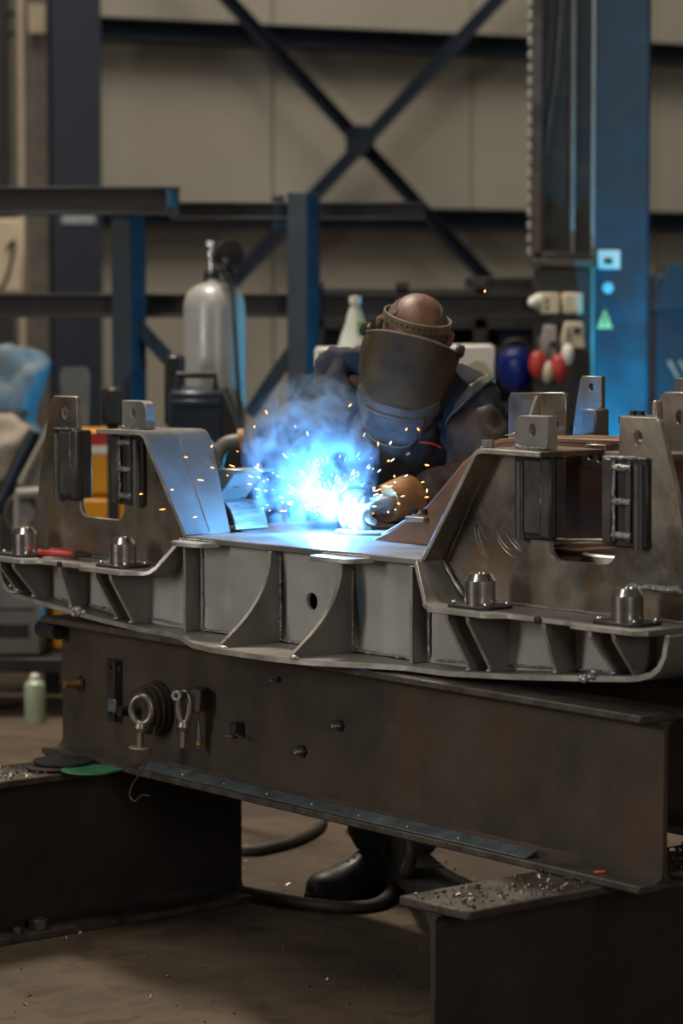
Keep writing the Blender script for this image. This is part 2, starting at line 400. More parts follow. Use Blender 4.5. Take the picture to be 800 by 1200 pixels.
BU = Vector((math.sin(math.radians(BAZ)), math.cos(math.radians(BAZ)), 0)); BV = Vector((-BU.y, BU.x, 0))
BP0 = Vector((0.5759, 5.6041, 0.40))
BL = 2.195
beam = ibeam('carrying_beam', 'long dark steel I-beam carrying the welded frame, hung with eye bolts', BP0 - BU * BL, BAZ, BL, .350, .14, .012, .016, M_beam, M_beamtop)
def bpt(px, py, v):
    """point in the carrying beam's own frame on the plane v metres behind its front edge"""
    d = at(px, py, 1.0) - Vector((0, 0, CAM_H)); p = BP0 + BV * v
    q = Vector((0, 0, CAM_H)) + d * ((p - Vector((0, 0, CAM_H))).dot(BV) / d.dot(BV))
    r = q - (BP0 - BU * BL)
    return Vector((r.dot(BU), v, r.z))
def bw(v): return (BP0 - BU * BL) + BU * v[0] + BV * v[1] + Vector((0, 0, v[2]))
brot = (0, 0, PI / 2 - math.radians(BAZ))
# rear carrying beam
beam2 = ibeam('carrying_beam', 'second dark I-beam behind the hung one, in shadow under the frame', BP0 - BU * (BL - .2) + BV * .50, BAZ, BL, .350, .14, .012, .016, M_beam, M_beamtop)
# trestles
TL0 = Vector((-0.198, 7.456, 0)); 
TAZ = 49.0
TU = Vector((math.sin(math.radians(TAZ)), math.cos(math.radians(TAZ)), 0)); TV = Vector((-TU.y, TU.x, 0))
tr1 = ibeam('trestle_beam', 'dark steel I-beam trestle on the floor at left, with green plate on top', TL0 - TU * 2.0, TAZ, 2.0, .399, .20, .014, .018, M_trestle, M_beamtop)
TR0 = Vector((0.2385, 5.4555, 0.0))
tr2 = ibeam('trestle_beam', 'dark steel I-beam trestle at lower right, chips on its flange', TR0, TAZ, 2.0, .399, .195, .014, .018, M_trestle, M_beamtop)
def tpt(px, py, z, base, U, V):
    d = at(px, py, 1.0) - Vector((0, 0, CAM_H)); k = (z - CAM_H) / d.z
    return Vector((0, 0, CAM_H)) + d * k
def chips(name, label, org, n, L0, L1, wd, z, big=.006):
    bm = bmesh.new()
    for i in range(n):
        s = random.uniform(.0015, big) * random.random() + .001
        a, b = random.uniform(L0, L1), random.uniform(.008, wd - .008)
        M = Matrix.Translation((a, b, z + s * .4)) @ Euler((random.random() * 6, random.random() * 6, random.random() * 6)).to_matrix().to_4x4() @ Matrix.Diagonal((s * 2.2, s * .9, s, 1))
        r = bmesh.ops.create_cube(bm, size=1); bmesh.ops.transform(bm, matrix=M, verts=r['verts'])
    o = fin(name, bm, M_chip, None, org, (0, 0, PI / 2 - math.radians(TAZ)), 0, 0)
    tag(o, label, 'metal chips', kind='stuff'); return o
chips('metal_chips', 'bright metal chips scattered on the right trestle flange', TR0, 420, .01, .9, .19, .400)
chips('metal_chips', 'gritty metal chips on the left trestle flange', TL0 - TU * 2.0, 520, .9, 1.7, .19, .400)

# ------------------------------------------------------------------ the welded bolster frame
WAZ = 140.83
RZ = PI / 2 - math.radians(WAZ)
TILT = .0076
BO = Vector((-0.1613, 6.523, 0.0))
U = Vector((math.sin(math.radians(WAZ)), math.cos(math.radians(WAZ)), 0)); V = Vector((-U.y, U.x, 0))
fr = thing('welded_frame', 'large grey welded steel frame with two towers lying across the dark beam', 'steel frame', BO)
fr.rotation_euler = (Euler((0, 0, RZ)).to_matrix() @ Euler((0, -TILT, 0)).to_matrix()).to_euler()
def wpt(s, v, z): return BO + U * s + V * v + Vector((0, 0, z + TILT * s))
END = 1.19
# bottom plate: belly forward in the middle, ends swept up
def vf(s):
    return interp(abs(s), [(0, -.072), (.12, -.07), (.22, -.05), (.34, .01), (.42, .045), (.55, .05), (1.3, .05)])
def zb(s):
    return interp(abs(s), [(0, .766), (.55, .766), (.75, .778), (1.0, .798), (1.10, .807), (1.14, .814), (1.165, .826), (1.182, .848), (1.19, .895)])
ss = [-1.19, -1.183, -1.17, -1.15, -1.12, -1.09] + [i / 40 for i in range(-42, 43)] + [1.09, 1.12, 1.15, 1.17, 1.183, 1.19]
ribbon('bottom_plate', [(s, zb(s)) for s in ss], [vf(s) for s in ss], [.74 - vf(s) for s in ss], .014, M_steel, fr, smooth=40, edge=M_edge)
# webs
HOLE = (.020, .868)
webpts = [(-1.17, .897)] + [(-.5, .897), (-.43, .975), (.43, .975), (.5, .897), (1.17, .897)] + [(s, zb(s)) for s in (1.17, 1.1, 1.0, .75, .55, -.55, -.75, -1.0, -1.1, -1.17)]
plate('web', webpts, 'xz', .110, .122, M_webtint, fr, holes=[circ(HOLE[0], HOLE[1], .020, 14)])
plate('web', webpts, 'xz', .60, .612, M_web, fr)
# centre plate
cp = [(-.43, .085), (-.40, .08)] + [(.40, .08), (.43, .085), (.43, .70), (-.62, .70), (-.62, .30), (-.43, .28)]
plate('centre_plate', cp, 'xy', .978, .992, M_steel, fr, holes=[circ(-.20, .47, .072, 28)], bevel=.002)
bm = bmesh.new(); addlathe(bm, [(.070, -.01), (.088, -.01), (.088, .006), (.082, .009), (.070, .009)], 40)
fin('pivot_ring', bm, M_edge, fr, (-.20, .47, .992))
lathe('pivot_socket', [(0.0, -.08), (.072, -.08), (.072, -.012)], M_black, fr, (-.20, .47, .992))
for a, b, c in ((-.435, -.29, .028), (.10, .275, .018)):
    plate('edge_lug', [(a, .085), (a + .015, c + .012), (a + .03, c), (b - .03, c), (b - .012, c + .012), (b, .085)], 'xy', .973, .984, M_edge, fr)
    weld(fr, (a + .005, .075, .986), (b - .005, .075, .986), .003)
# vertical ribs and curved gussets under the centre plate
def vrib(s):
    plate('rib', [(.07, .977), (.112, .977), (.112, zb(s)), (.07, zb(s))], 'yz', s - .005, s + .005, M_steel, fr, edge=M_edge)
for s in (-.412, .412): vrib(s)
def crib(s):
    c = [(.078 - .148 * (1 - math.cos(t * PI / 2)) ** 1.0 if False else .078 - .138 * (t ** 2.2), .977 - (.977 - .778) * t) for t in [i / 12 for i in range(13)]]
    plate('curved_gusset', c + [(-.066, zb(s)), (.112, zb(s)), (.112, .977)], 'yz', s - .0055, s + .0055, M_steel, fr, edge=M_edge)
    weld(fr, (s, -.067, zb(s) + .002), (s + .02, -.058, zb(s) + .002), .006, 4, M_bright)
crib(-.095); crib(.165)
# shelves with lugs and an upturned inner end
def shelf(sg):
    path = []; y0 = []; 
    for i in range(57):
        s = END - (END - .515) * i / 56
        v = .022
        for c in (.648, 1.081):
            d = abs(s - c); 
            if d < .125: v = min(v, .022 - .034 * min(1, (.125 - d) / .035))
        path.append((sg * s, .906)); y0.append(v)
    for k, (s, z, v) in enumerate(((.503, .909, .03), (.492, .918, .04), (.43, .989, .070))): path.append((sg * s, z)); y0.append(v)
    if sg > 0: path.reverse(); y0.reverse()
    ribbon('shelf_plate', path, y0, .72, .012, M_steel, fr, smooth=28, edge=M_edge)
for sg in (-1, 1): shelf(sg)
# inclined ribs below the shelves
for sg in (-1, 1):
    for s in (.612, .678, .875, 1.04, 1.105):
        tp = -.006 if s not in (.875,) else .024
        z0 = zb(s)
        if s > 1.1: prof = [(tp, .895), (tp + .002, .88), (.052, z0), (.112, z0), (.112, .895)]
        else: prof = [(tp, .895), (tp + .001, .882), (.054, z0 + .012), (.056, z0), (.112, z0), (.112, .895)]
        plate('rib', prof, 'yz', sg * s - .005, sg * s + .005, M_steel, fr, edge=M_edge)
        weld(fr, (sg * s, .05, z0 + .003), (sg * s + .004, .062, z0 + .006), .006, 3, M_bright)
        weld(fr, (sg * s - .008, .108, z0 + .01), (sg * s - .008, .108, .89), .004)
    weld(fr, (sg * .43, .106, .775), (sg * .43, .106, .96), .005)
    weld(fr, (sg * .45, .106, .774), (sg * 1.02, .106, .80), .004)
weld(fr, (-.40, .106, .771), (.40, .106, .771), .005)
for s in (-.10, .16, -.40): weld(fr, (s + .01, .106, .775), (s + .01, .106, .972), .005)
# spatter lumps where the shelf end plates are tacked
for s, v, z in ((-.83, .05, .782), (.985, .05, .797), (-1.12, .052, .82)):
    bm = bmesh.new()
    for i in range(9):
        r = bmesh.ops.create_icosphere(bm, subdivisions=1, radius=random.uniform(.004, .009))
        bmesh.ops.translate(bm, verts=r['verts'], vec=(random.uniform(-.022, .022), random.uniform(-.008, .002), random.uniform(-.012, .010)))
    fin('tack_weld', bm, M_bright, fr, (s, v, z), smooth=80)
# towers ------------------------------------------------------------
def tower(sg):
    def X(p): return [(sg * a, b) for a, b in p]
    V0, V1 = .145, .159
    nb = 1.008; r = .032
    out = [(.50, .906), (.435, .985), (.595, 1.225), (.765, 1.225), (.765, nb + r)] + arcpts(.765 + r, nb + r, r, 180, 270)[1:] + \
          arcpts(.958 - r, nb + r, r, 270, 360) + [(.970, 1.305), (.973, 1.31), (1.072, 1.31), (1.083, 1.302), (1.13, 1.16), (1.182, .906)]
    plate('tower_plate', X(out), 'xz', V0, V1, M_plate, fr, holes=[X(circ(1.022, 1.268, .012, 12, .015))], bevel=.0015, edge=M_edge)
    # rear tower plate on the same outline, lower
    # flange over the inner post: horizontal top, bend, slope down to the centre plate
    pth = [(.800, 1.234), (.625, 1.236), (.605, 1.233), (.592, 1.224), (.583, 1.210), (.428, .994)]
    vb = [.27, .28, .28, .28, .28, .22] if sg < 0 else [.27, .27, .29, .33, .33, .33]
    path = X(pth); 
    ribbon('tower_flange', path, .087, vb, .011, M_plate if sg > 0 else M_steel, fr, smooth=35, edge=M_edge)
    if sg < 0: plate('inner_rib', [(.159, .906), (.335, .906), (.335, .99), (.325, 1.15), (.305, 1.20), (.28, 1.222), (.159, 1.222)], 'yz', -.612, -.602, M_rustplate, fr)
    if sg < 0: weld(fr, (-.588, .185, 1.216), (-.432, .160, 1.0), .0035, m=M_steel)
    # tab with bolt hole above the flange
    tb = [(.663, 1.236), (.663, 1.285), (.668, 1.298), (.680, 1.305), (.765, 1.305), (.765, 1.236)]
    plate('lifting_tab', X(tb), 'xz', V0 - .004, V1 + .010, M_steel, fr, holes=[X(circ(.718, 1.275, .010, 12, .013))], edge=M_edge)
    weld(fr, (sg * .665, V0 - .008, 1.238), (sg * .765, V0 - .008, 1.238), .006)
    # guide blocks beside the notch
    for (n0, n1, z0, z1) in ((.790, .668, 1.052, 1.222), (.940, 1.058, 1.052, 1.228)):
        d = 1 if n1 > n0 else -1
        q = bpy.data.objects.new('guide_block', None); link(q, fr)
        def R(nm, a0, a1, v0, v1, zz0, zz1, m): return rbox(nm, (min(sg * a0, sg * a1), v0, zz0), (max(sg * a0, sg * a1), v1, zz1), m, q, .004)
        R('back_plate', n0, n1, .134, .146, z0 - .004, z1, M_black)
        R('side_wall', n0, n0 + d * .030, .122, .172, z0 + .002, z1 - .002, M_block)
        R('side_wall', n0 + d * .062, n0 + d * .078, .128, .136, z0 + .006, z1 - .006, M_block)
        tube('round_bar', [(sg * (n0 + d * .098), .134, z0 - .006), (sg * (n0 + d * .098), .134, z1 - .012)], .013, M_block, q)
        pins = (sg < 0) == (d < 0)
        if not pins: R('cover_strip', n0 + d * .028, n0 + d * .082, .124, .136, z0 + .008, z1 - .006, M_block)
        for z in (z0 + .020, (z0 + z1) / 2, z1 - .020) if pins else ():
            tube('cross_pin', [(sg * (n0 + d * .024), .130, z), (sg * (n0 + d * .050), .127, z), (sg * (n0 + d * .080), .130, z)], [.006, .0085, .007], M_weld, q, seg=8)
        wb = weld(q, (sg * (n0 + d * .032), .128, z0 + .008), (sg * (n0 + d * .032), .128, z1 - .004), .0045)
        weld(q, (sg * n0, .13, z1), (sg * n1, .134, z1), .005)
    # plate foot weld on the shelf
    weld(fr, (sg * .52, V0 - .004, .909), (sg * 1.17, V0 - .003, .908), .0045, m=M_steel)
    weld(fr, (sg * .505, V0 - .006, .912), (sg * .44, V0 - .006, .984), .006, m=M_bright if sg > 0 else M_weld)
    weld(fr, (sg * .45, V0 - .004, .99), (sg * .585, V0 - .004, 1.205), .004, m=M_plate)
for sg in (-1, 1): tower(sg)
# guide bushings on the shelves
def bushing(s):
    q = bpy.data.objects.new('guide_bushing', None); link(q, fr); q.location = (s, .058, .906)
    lathe('bush', [(0, .0), (.0325, .0), (.0327, .050), (.0235, .0645), (.0130, .0650), (.0115, .058), (0, .058)], M_turned, q, (0, 0, .007), seg=48, smooth=22)
    plate('washer_plate', [(-.062, -.030), (-.05, -.046), (.05, -.046), (.062, -.030), (.062, .030), (.05, .046), (-.05, .046), (-.062, .030)], 'xy', 0, .007, M_black, q)
    for a, b in ((-.050, -.030), (.050, -.030), (.050, .030), (-.050, .030)):
        lathe('bolt_head', [(0, 0), (.0065, 0), (.0065, .004), (.004, .007), (0, .0075)], M_turned, q, (a, b, .007), seg=10)
for s in (-1.081, -.648, .648, 1.081): bushing(s)
for sg in (-1, 1):
    lathe('edge_screw', [(0, 0), (.008, 0), (.008, .006), (0, .008)], M_black, fr, (sg * .865, .0215, .900), (PI / 2, 0, 0), seg=10)
# heat-stained rear frame of the right tower with arched opening
band = [(-.03, .992), (.037, 1.018), (.156, 1.074), (.225, 1.13), (.286, 1.182), (.345, 1.216), (.413, 1.237), (.52, 1.243), (1.15, 1.244), (1.15, .94), (.95, .906), (.50, .906), (.43, .992)]
opening = [(.57, 1.01), (.57, 1.16)] + arcpts(.625, 1.162, .055, 180, 90, 5)[1:] + [(.97, 1.219), (.97, 1.01)]
plate('rear_frame_plate', band, 'xz', .33, .344, M_rustplate, fr, holes=[opening], bevel=.002)
tf = [(.345, 1.220), (.413, 1.241), (.47, 1.247), (.56, 1.250), (1.15, 1.252)]
ribbon('rear_top_flange', tf, .325, .47, .010, M_rustplate, fr)
ribbon('rear_slope_plate', [(.0, 1.008), (.156, 1.078), (.225, 1.134), (.286, 1.186), (.345, 1.220)], .332, .62, .009, M_rustplate, fr)  # sloping plate added to keep arc light out of the tower
plate('rear_inner_plate', [(.30, .99), (.30, 1.20), (1.12, 1.236), (1.12, .99)], 'xz', .63, .642, M_rustplate, fr)
bm = bmesh.new()
addtube(bm, [(.70 + .20 * math.cos(a), .40 - .0 + .15 * math.sin(a), 1.012) for a in [PI * i / 24 for i in range(25)]], .009, 8)
fin('ring_rim', bm, M_edge, fr, smooth=60)
plate('inner_floor', [(.45, .16), (1.12, .16), (1.12, .62), (.45, .62)], 'xy', .985, .996, M_rustplate, fr, holes=[circ(.82, .36, .125, 28)])
bm = bmesh.new(); addlathe(bm, [(.112, -.01), (.126, -.01), (.126, .016), (.118, .02), (.112, .016)], 40); fin('ring_rim', bm, M_edge, fr, (.82, .36, .996))
plate('square_lug', [(.620, 1.185), (.620, 1.225), (.632, 1.237), (.690, 1.237), (.690, 1.185)], 'xz', .305, .33, M_plate, fr, holes=[circ(.645, 1.212, .008, 10), circ(.672, 1.208, .008, 10)]).location = (.075, 0, .004)
# wide tab with a curved gusset and other rear brackets
plate('rear_tab', [(.305, 1.235), (.305, 1.325), (.313, 1.338), (.485, 1.342), (.493, 1.334), (.493, 1.240)], 'xz', .45, .462, M_plate, fr, holes=[circ(.345, 1.262, .007, 10), circ(.462, 1.272, .009, 10)])
plate('curved_gusset', [(.452, 1.245), (.452, 1.330), (.446, 1.334), (.436, 1.315), (.424, 1.285), (.402, 1.262), (.372, 1.250), (.35, 1.248)], 'yz', .398, .407, M_edge, fr)
plate('rear_post', [(.355, 1.236), (.368, 1.31), (.382, 1.368), (.388, 1.374), (.450, 1.374), (.450, 1.236)], 'xz', .60, .614, M_plate, fr, holes=[circ(.418, 1.350, .008, 10)])
rbox('rear_rail', (.30, .59, 1.222), (.80, .66, 1.236), M_plate, fr)
rbox('stop_block', (.432, .555, 1.236), (.478, .60, 1.302), M_steel, fr, .004)
lathe('bush_flange', [(0, 0), (.022, 0), (.022, .035), (.048, .035), (.048, .050), (.03, .053), (0, .053)], M_plate, fr, (.735, .44, 1.246), seg=28)
for a in (-.012, .012): lathe('bolt_head', [(0, 0), (.008, 0), (.008, .010), (0, .010)], M_black, fr, (.735 + a, .44 - .01, 1.298), seg=8)
plate('end_bracket', [(.925, 1.236), (.925, 1.335), (.932, 1.348), (.945, 1.355), (1.08, 1.357), (1.14, 1.22), (1.14, 1.236)], 'xz', .30, .316, M_plate, fr, holes=[circ(.985, 1.305, .011, 12, .014)])
rbox('bracket_lip', (.921, .284, 1.236), (.934, .318, 1.338), M_edge, fr, .005)
rbox('bracket_foot', (.92, .15, 1.225), (1.10, .33, 1.238), M_plate, fr)
plate('rear_post', [(.62, 1.236), (.63, 1.36), (.64, 1.372), (.74, 1.372), (.76, 1.236)], 'xz', .645, .658, M_plate, fr, holes=[circ(.685, 1.335, .012, 10)])
hexnut('hex_nut', .014, .016, .006, M_steel, fr, (.61, .115, 1.236))
# clip with two studs on the heat-stained plate
rbox('clip_plate', (.105, .314, 1.044), (.170, .33, 1.056), M_edge, fr, .002)
for a in (.125, .160): lathe('clip_stud', [(0, 0), (.007, 0), (.007, .008), (0, .008)], M_black, fr, (a, .33, 1.068), (PI / 2, 0, 0), seg=10)
# curled bracket by the left tower
q = bpy.data.objects.new('curled_bracket', None); link(q, fr); q.location = (-.575, .325, .992)
plate('upper_leaf', [(-.056, .055), (-.028, .127), (.02, .147), (.126, .148), (.126, .143), (.082, .137), (.019, .078), (.008, .063), (-.044, .052)], 'xz', -.045, .045, M_bright, q, bevel=.003)
ribbon('lower_curl', [(-.02, .060), (.03, .070), (.06, .066), (.083, .05), (.096, .025), (.102, .003)], -.055, .045, .007, M_bright, q)
# ground-off silver arcs on the right tower plate
M_scr = mat('grinding_scratch', (.42, .41, .38), .35, .8, .2, 30)
for i in range(8):
    s0 = .52 + random.random() * .14; z0 = .99 + random.random() * .07; L = random.uniform(.03, .075); pts = []
    for k in range(7):
        t = k / 6; pts.append((s0 + L * t, .1445, z0 + .028 * (1 - t) ** 2 * (1 if i % 3 else 1.8) - .012 * t))
    tube('grinding_mark', pts, [.0004, .0009, .0012, .0014, .0012, .0009, .0004], M_scr, fr, seg=5)
# wavy bead beside the outer right bushing
tube('weld_bead', [(1.02 + .02 * i, .115 + random.uniform(-.004, .004), .975 + random.uniform(-.003, .003)) for i in range(9)], [.003] + [.007] * 7 + [.003], M_weld, fr, seg=7)

# ------------------------------------------------------------------ tools and ironmongery
# pliers lying on the left shelf
pl = thing('pliers', 'red-handled pliers lying on the left shelf between two bushings', 'pliers', wpt(-.90, .085, .914))
pl.rotation_euler = (0, -TILT, RZ + .05)
for sgn in (-1, 1):
    tube('handle', spline([(.0, .0, .004), (-.04, sgn * .024, .006), (-.09, sgn * .034, .006), (-.13, sgn * .016, .006)], 5), [.004] + [.0075] * 14 + [.005], M_red, pl, seg=8)
    tube('jaw', [(.0, sgn * -.001, .006), (.025, sgn * .007, .006), (.06, sgn * .003, .006)], [.008, .007, .003], M_black, pl, seg=8)
lathe('pivot', [(0, 0), (.009, 0), (.009, .012), (0, .013)], M_turned, pl, (0, 0, 0), seg=12)

WEBV = .064  # front face of the web
def onbeam(px, py, v=WEBV): return bw(bpt(px, py, v))
# flat bar with two holes leaning on the web
o = plate('drilled_flat_bar', [(-.018, -.078), (.018, -.078), (.018, .078), (-.018, .078)], 'xz', -.012, -.004, M_black, None,
          holes=[circ(0, .055, .006, 10), circ(0, -.058, .006, 10)])
o.location = onbeam(134, 808, WEBV - .012); o.rotation_euler = brot
tag(o, 'flat black steel bar with two holes against the beam web', 'flat bar')
# pin stub
o = thing('steel_pin', 'short bright steel pin poking out of the beam web at far left', 'pin', onbeam(95, 801), (0, 0, brot[2]))
tube('shank', [(0, .012, 0), (-.008, -.045, .002)], .0125, M_brass, o, seg=16); lathe('collar', [(.013, 0), (.019, 0), (.019, .006), (.013, .006)], M_black, o, (0, 0, 0), (PI / 2, 0, 0))
# pipe stub below the top flange at the left end
o = tube('pipe_stub', [(0, 0, 0), (-.085, 0, 0)], .022, M_black, None, seg=20); o.location = bw(Vector((.035, .035, .312))); o.rotation_euler = brot
tag(o, 'black pipe stub at the left end under the top flange', 'pipe')
# pin carrying stacked washers and a big eye bolt
o = thing('washer_stack', 'stack of dark round washers on a pin on the beam web', 'washers', onbeam(186, 829), (0, 0, brot[2]))
for i, (rr, th) in enumerate(((.066, .010), (.064, .008), (.058, .010), (.056, .012))):
    y = -.004 - i * .015
    lathe('washer', [(.014, 0), (rr, 0), (rr, th), (.014, th)], M_beam, o, (0, y, -.001 * i), (PI / 2, 0, 0), seg=32)
tube('pin', [(0, .005, 0), (0, -.115, 0)], .0135, M_black, o, seg=14)
box('end_plate', (-.024, -.118, .012), (.035, .008, .032), M_bluebar, o)
def eyebolt(name, label, px, py, v, ring_rx, ring_rz, shank, tilt, m):
    e = thing(name, label, 'eye bolt', onbeam(px, py, v), (0, tilt, brot[2] + .62))
    bm = bmesh.new(); n = 28
    ring = [(ring_rx * math.cos(2 * PI * i / n), 0, ring_rz * math.sin(2 * PI * i / n)) for i in range(n)]
    rings = []
    for i in range(n):
        c = Vector(ring[i]); d = Vector((c.x / ring_rx, 0, c.z / ring_rz)).normalized(); rr = .0085
        rings.append([bm.verts.new(c + d * rr * math.cos(a) + Vector((0, 1, 0)) * rr * 1.1 * math.sin(a)) for a in [2 * PI * k / 8 for k in range(8)]])
    for i in range(n):
        for k in range(8): bm.faces.new((rings[i][k], rings[i][(k + 1) % 8], rings[(i + 1) % n][(k + 1) % 8], rings[(i + 1) % n][k]))
    fin('eye', bm, m, e, smooth=70)
    prof = [(0, 0)]; z = 0
    r = .0095
    for i in range(int(shank / .004)):
        prof += [(r, -z), (r * .84, -z - .002)]; z += .004
    prof += [(0, -z)]
    lathe('threaded_shank', prof, m, e, (0, 0, -ring_rz - .006), seg=12, smooth=20)
    lathe('neck', [(0, .006), (.013, .006), (.015, -.006), (.009, -.016), (0, -.016)], m, e, (0, 0, -ring_rz - .004), seg=14)
    return e
e1 = eyebolt('eye_bolt', 'round eye bolt with a flat washer hanging before the washer stack', 166, 832, -.045, .026, .033, .055, .06, M_plate)
lathe('flat_washer', [(.010, 0), (.026, 0), (.026, .003), (.010, .003)], M_edge, e1, (0, 0, -.092), seg=24)
e2 = eyebolt('eye_bolt', 'long narrow eye bolt with threaded shank hanging on the beam web', 216, 829, .0, .014, .036, .058, .04, M_plate)
tube('hanger_pin', [(0, .07, .03), (0, -.02, .03)], .009, M_black, e2, seg=12)
hexnut('nut', .014, .008, .006, M_bright, e2, (-.012, -.02, .03), (PI / 2, 0, 0))
rbox('wedge', (.012, .0, -.01), (.040, .06, .045), M_beam, e2)
o = thing('cone_bolt', 'small pointed bolt with brass nut beside the narrow eye bolt', 'bolt', onbeam(232, 868, .04), (0, 0, brot[2]))
lathe('cone', [(0, .055), (.004, .05), (.010, .01), (.010, 0), (0, 0)], M_steel, o, seg=14); hexnut('nut', .012, .011, .005, M_brass, o, (0, 0, -.010)); lathe('tip', [(0, -.024), (.005, -.02), (.005, -.008), (0, -.008)], M_steel, o)
# bent wire
ws = [onbeam(181, 855, .02)]
w_ = [(181, 852), (178, 875), (168, 900), (156, 918), (152, 932), (158, 939), (166, 932), (175, 933)]
o = tube('hooked_wire', spline([onbeam(x, y, -.03) for x, y in w_], 5), .0020, M_hose, None, seg=6)
tag(o, 'thin bent wire with hooked end hanging below the washer stack', 'wire')
# lugs and studs on the web
o = thing('square_stud', 'small square steel stud welded on the mid web', 'stud', onbeam(283, 853), (0, 0, brot[2]))
box('block', (0, -.014, 0), (.022, .028, .030), M_black, o); box('lip', (.012, -.022, -.012), (.05, .012, .004), M_beam, o, (0, .15, 0)); box('lip', (-.03, -.012, -.022), (.035, .012, .003), M_steel, o, (0, -.1, 0))
for px, py, lab, rr in ((355, 880, 'round dark bolt head low on the beam web', .013), (399, 850, 'dark bolt end high on the mid beam web', .012), (327, 796, 'tiny bolt tip near the top of the beam web', .006)):
    o = thing('web_bolt', lab, 'bolt', onbeam(px, py), (PI / 2, 0, brot[2]))
    hexnut('nut', rr * 1.2, .010, rr * .5, M_black, o, (0, 0, -.002)); lathe('stub', [(0, 0), (rr * .55, 0), (rr * .55, .02), (rr * .4, .024), (0, .024)], M_weld, o, (0, 0, 0), seg=12)
# blue-grey angle lying on the bottom flange
a = bpt(172, 899, .03); b = bpt(626, 1003, .03)
o = thing('angle_bar', 'long blue-grey angle bar lying on the front of the bottom flange', 'angle bar', bw(Vector((a.x, .006, .0165))), (0, 0, brot[2]))
L = b.x - a.x
plate('leg', [(0, 0), (.034, .012), (.034, .016), (0, .004)], 'yz', 0, L, M_bluebar, o, bevel=.001)
plate('leg', [(.032, 0), (.035, 0), (.035, .014), (.032, .014)], 'yz', 0, L, M_bluebar, o, bevel=.001)
for i in range(7):
    lathe('rivet', [(0, 0), (.003, 0), (.002, .003), (0, .003)], M_chip, o, (L * (.12 + .12 * i), .012, .0075), seg=8)
o = plate('orange_chip', [(-.014, -.004), (.012, -.006), (.016, .002), (-.008, .006)], 'xy', 0, .004, mat('orange_chip_paint', (.75, .16, .03), .5), None)
o.location = bw(bpt(702, 1022, .03)); o.location.z = .417; o.rotation_euler = (0, 0, .4)
tag(o, 'small orange chip lying on the bottom flange at right', 'chip')
# plates and discs on the left trestle
def ontop(px, py, z): return tpt(px, py, z, None, None, None)
o = plate('green_plate', circ(0, 0, .072, 30)[:24] + [(.082, -.03), (.12, -.015), (.128, .02), (.10, .048), (.065, .045)], 'xy', 0, .004, M_green, None, holes=[circ(.03, .03, .009, 10)])
o.location = ontop(106, 903, .4055); o.location.z = .4055; o.rotation_euler = (0.0, 0, .5); tag(o, 'green painted lobed steel plate on the left trestle', 'plate')
o = lathe('steel_disc', [(0, 0), (.074, 0), (.074, .006), (0, .006)], M_black, None, ontop(74, 893, .4125), seg=36); o.location.z = .4125; tag(o, 'dark round steel disc overlapping the green plate', 'disc')
o = lathe('steel_disc', [(0, 0), (.06, 0), (.06, .004), (0, .004)], M_beam, None, ontop(60, 899, .4055), seg=36); o.location.z = .4045; tag(o, 'thin rusty disc under the dark disc', 'disc')
o = box('dark_shim', (0, 0, 0), (.11, .07, .010), M_black, None, (0, 0, .6)); o.location = ontop(82, 884, .4055); o.location.z = .406; tag(o, 'dark flat shim behind the round discs', 'shim')
# nuts on the bottom flange of the left trestle
for px, py, r, lab in ((45, 1089, .025, 'large hexagon nut on the left trestle foot'), (20, 1094, .014, 'small dark nut left of the large nut')):
    o = hexnut('hexagon_nut', r, r * 1.0, r * .58, M_beamtop, None, ontop(px, py, .018)); o.location.z = .0185; o.rotation_euler = (0, 0, .3); tag(o, lab, 'nut')

# ------------------------------------------------------------------ the welder
def skin(name, J, E, root, m, parent, sub=2):
    names = list(J); me = bpy.data.meshes.new(name)
    me.from_pydata([J[k][0] for k in names], [(names.index(a), names.index(b)) for a, b in E], [])
    me.materials.append(m)
    o = link(bpy.data.objects.new(name, me), parent)
    o.modifiers.new('skin', 'SKIN').use_smooth_shade = True
    sv = me.skin_vertices[0].data
    for i, k in enumerate(names):
        r = J[k][1]; sv[i].radius = r if isinstance(r, tuple) else (r, r)
        sv[i].use_root = (k == root)
    s = o.modifiers.new('sub', 'SUBSURF'); s.levels = sub; s.render_levels = sub
    return o
def scaleJ(J, add): return {k: (p, tuple(x + add for x in r) if isinstance(r, tuple) else r + add) for k, (p, r) in J.items()}

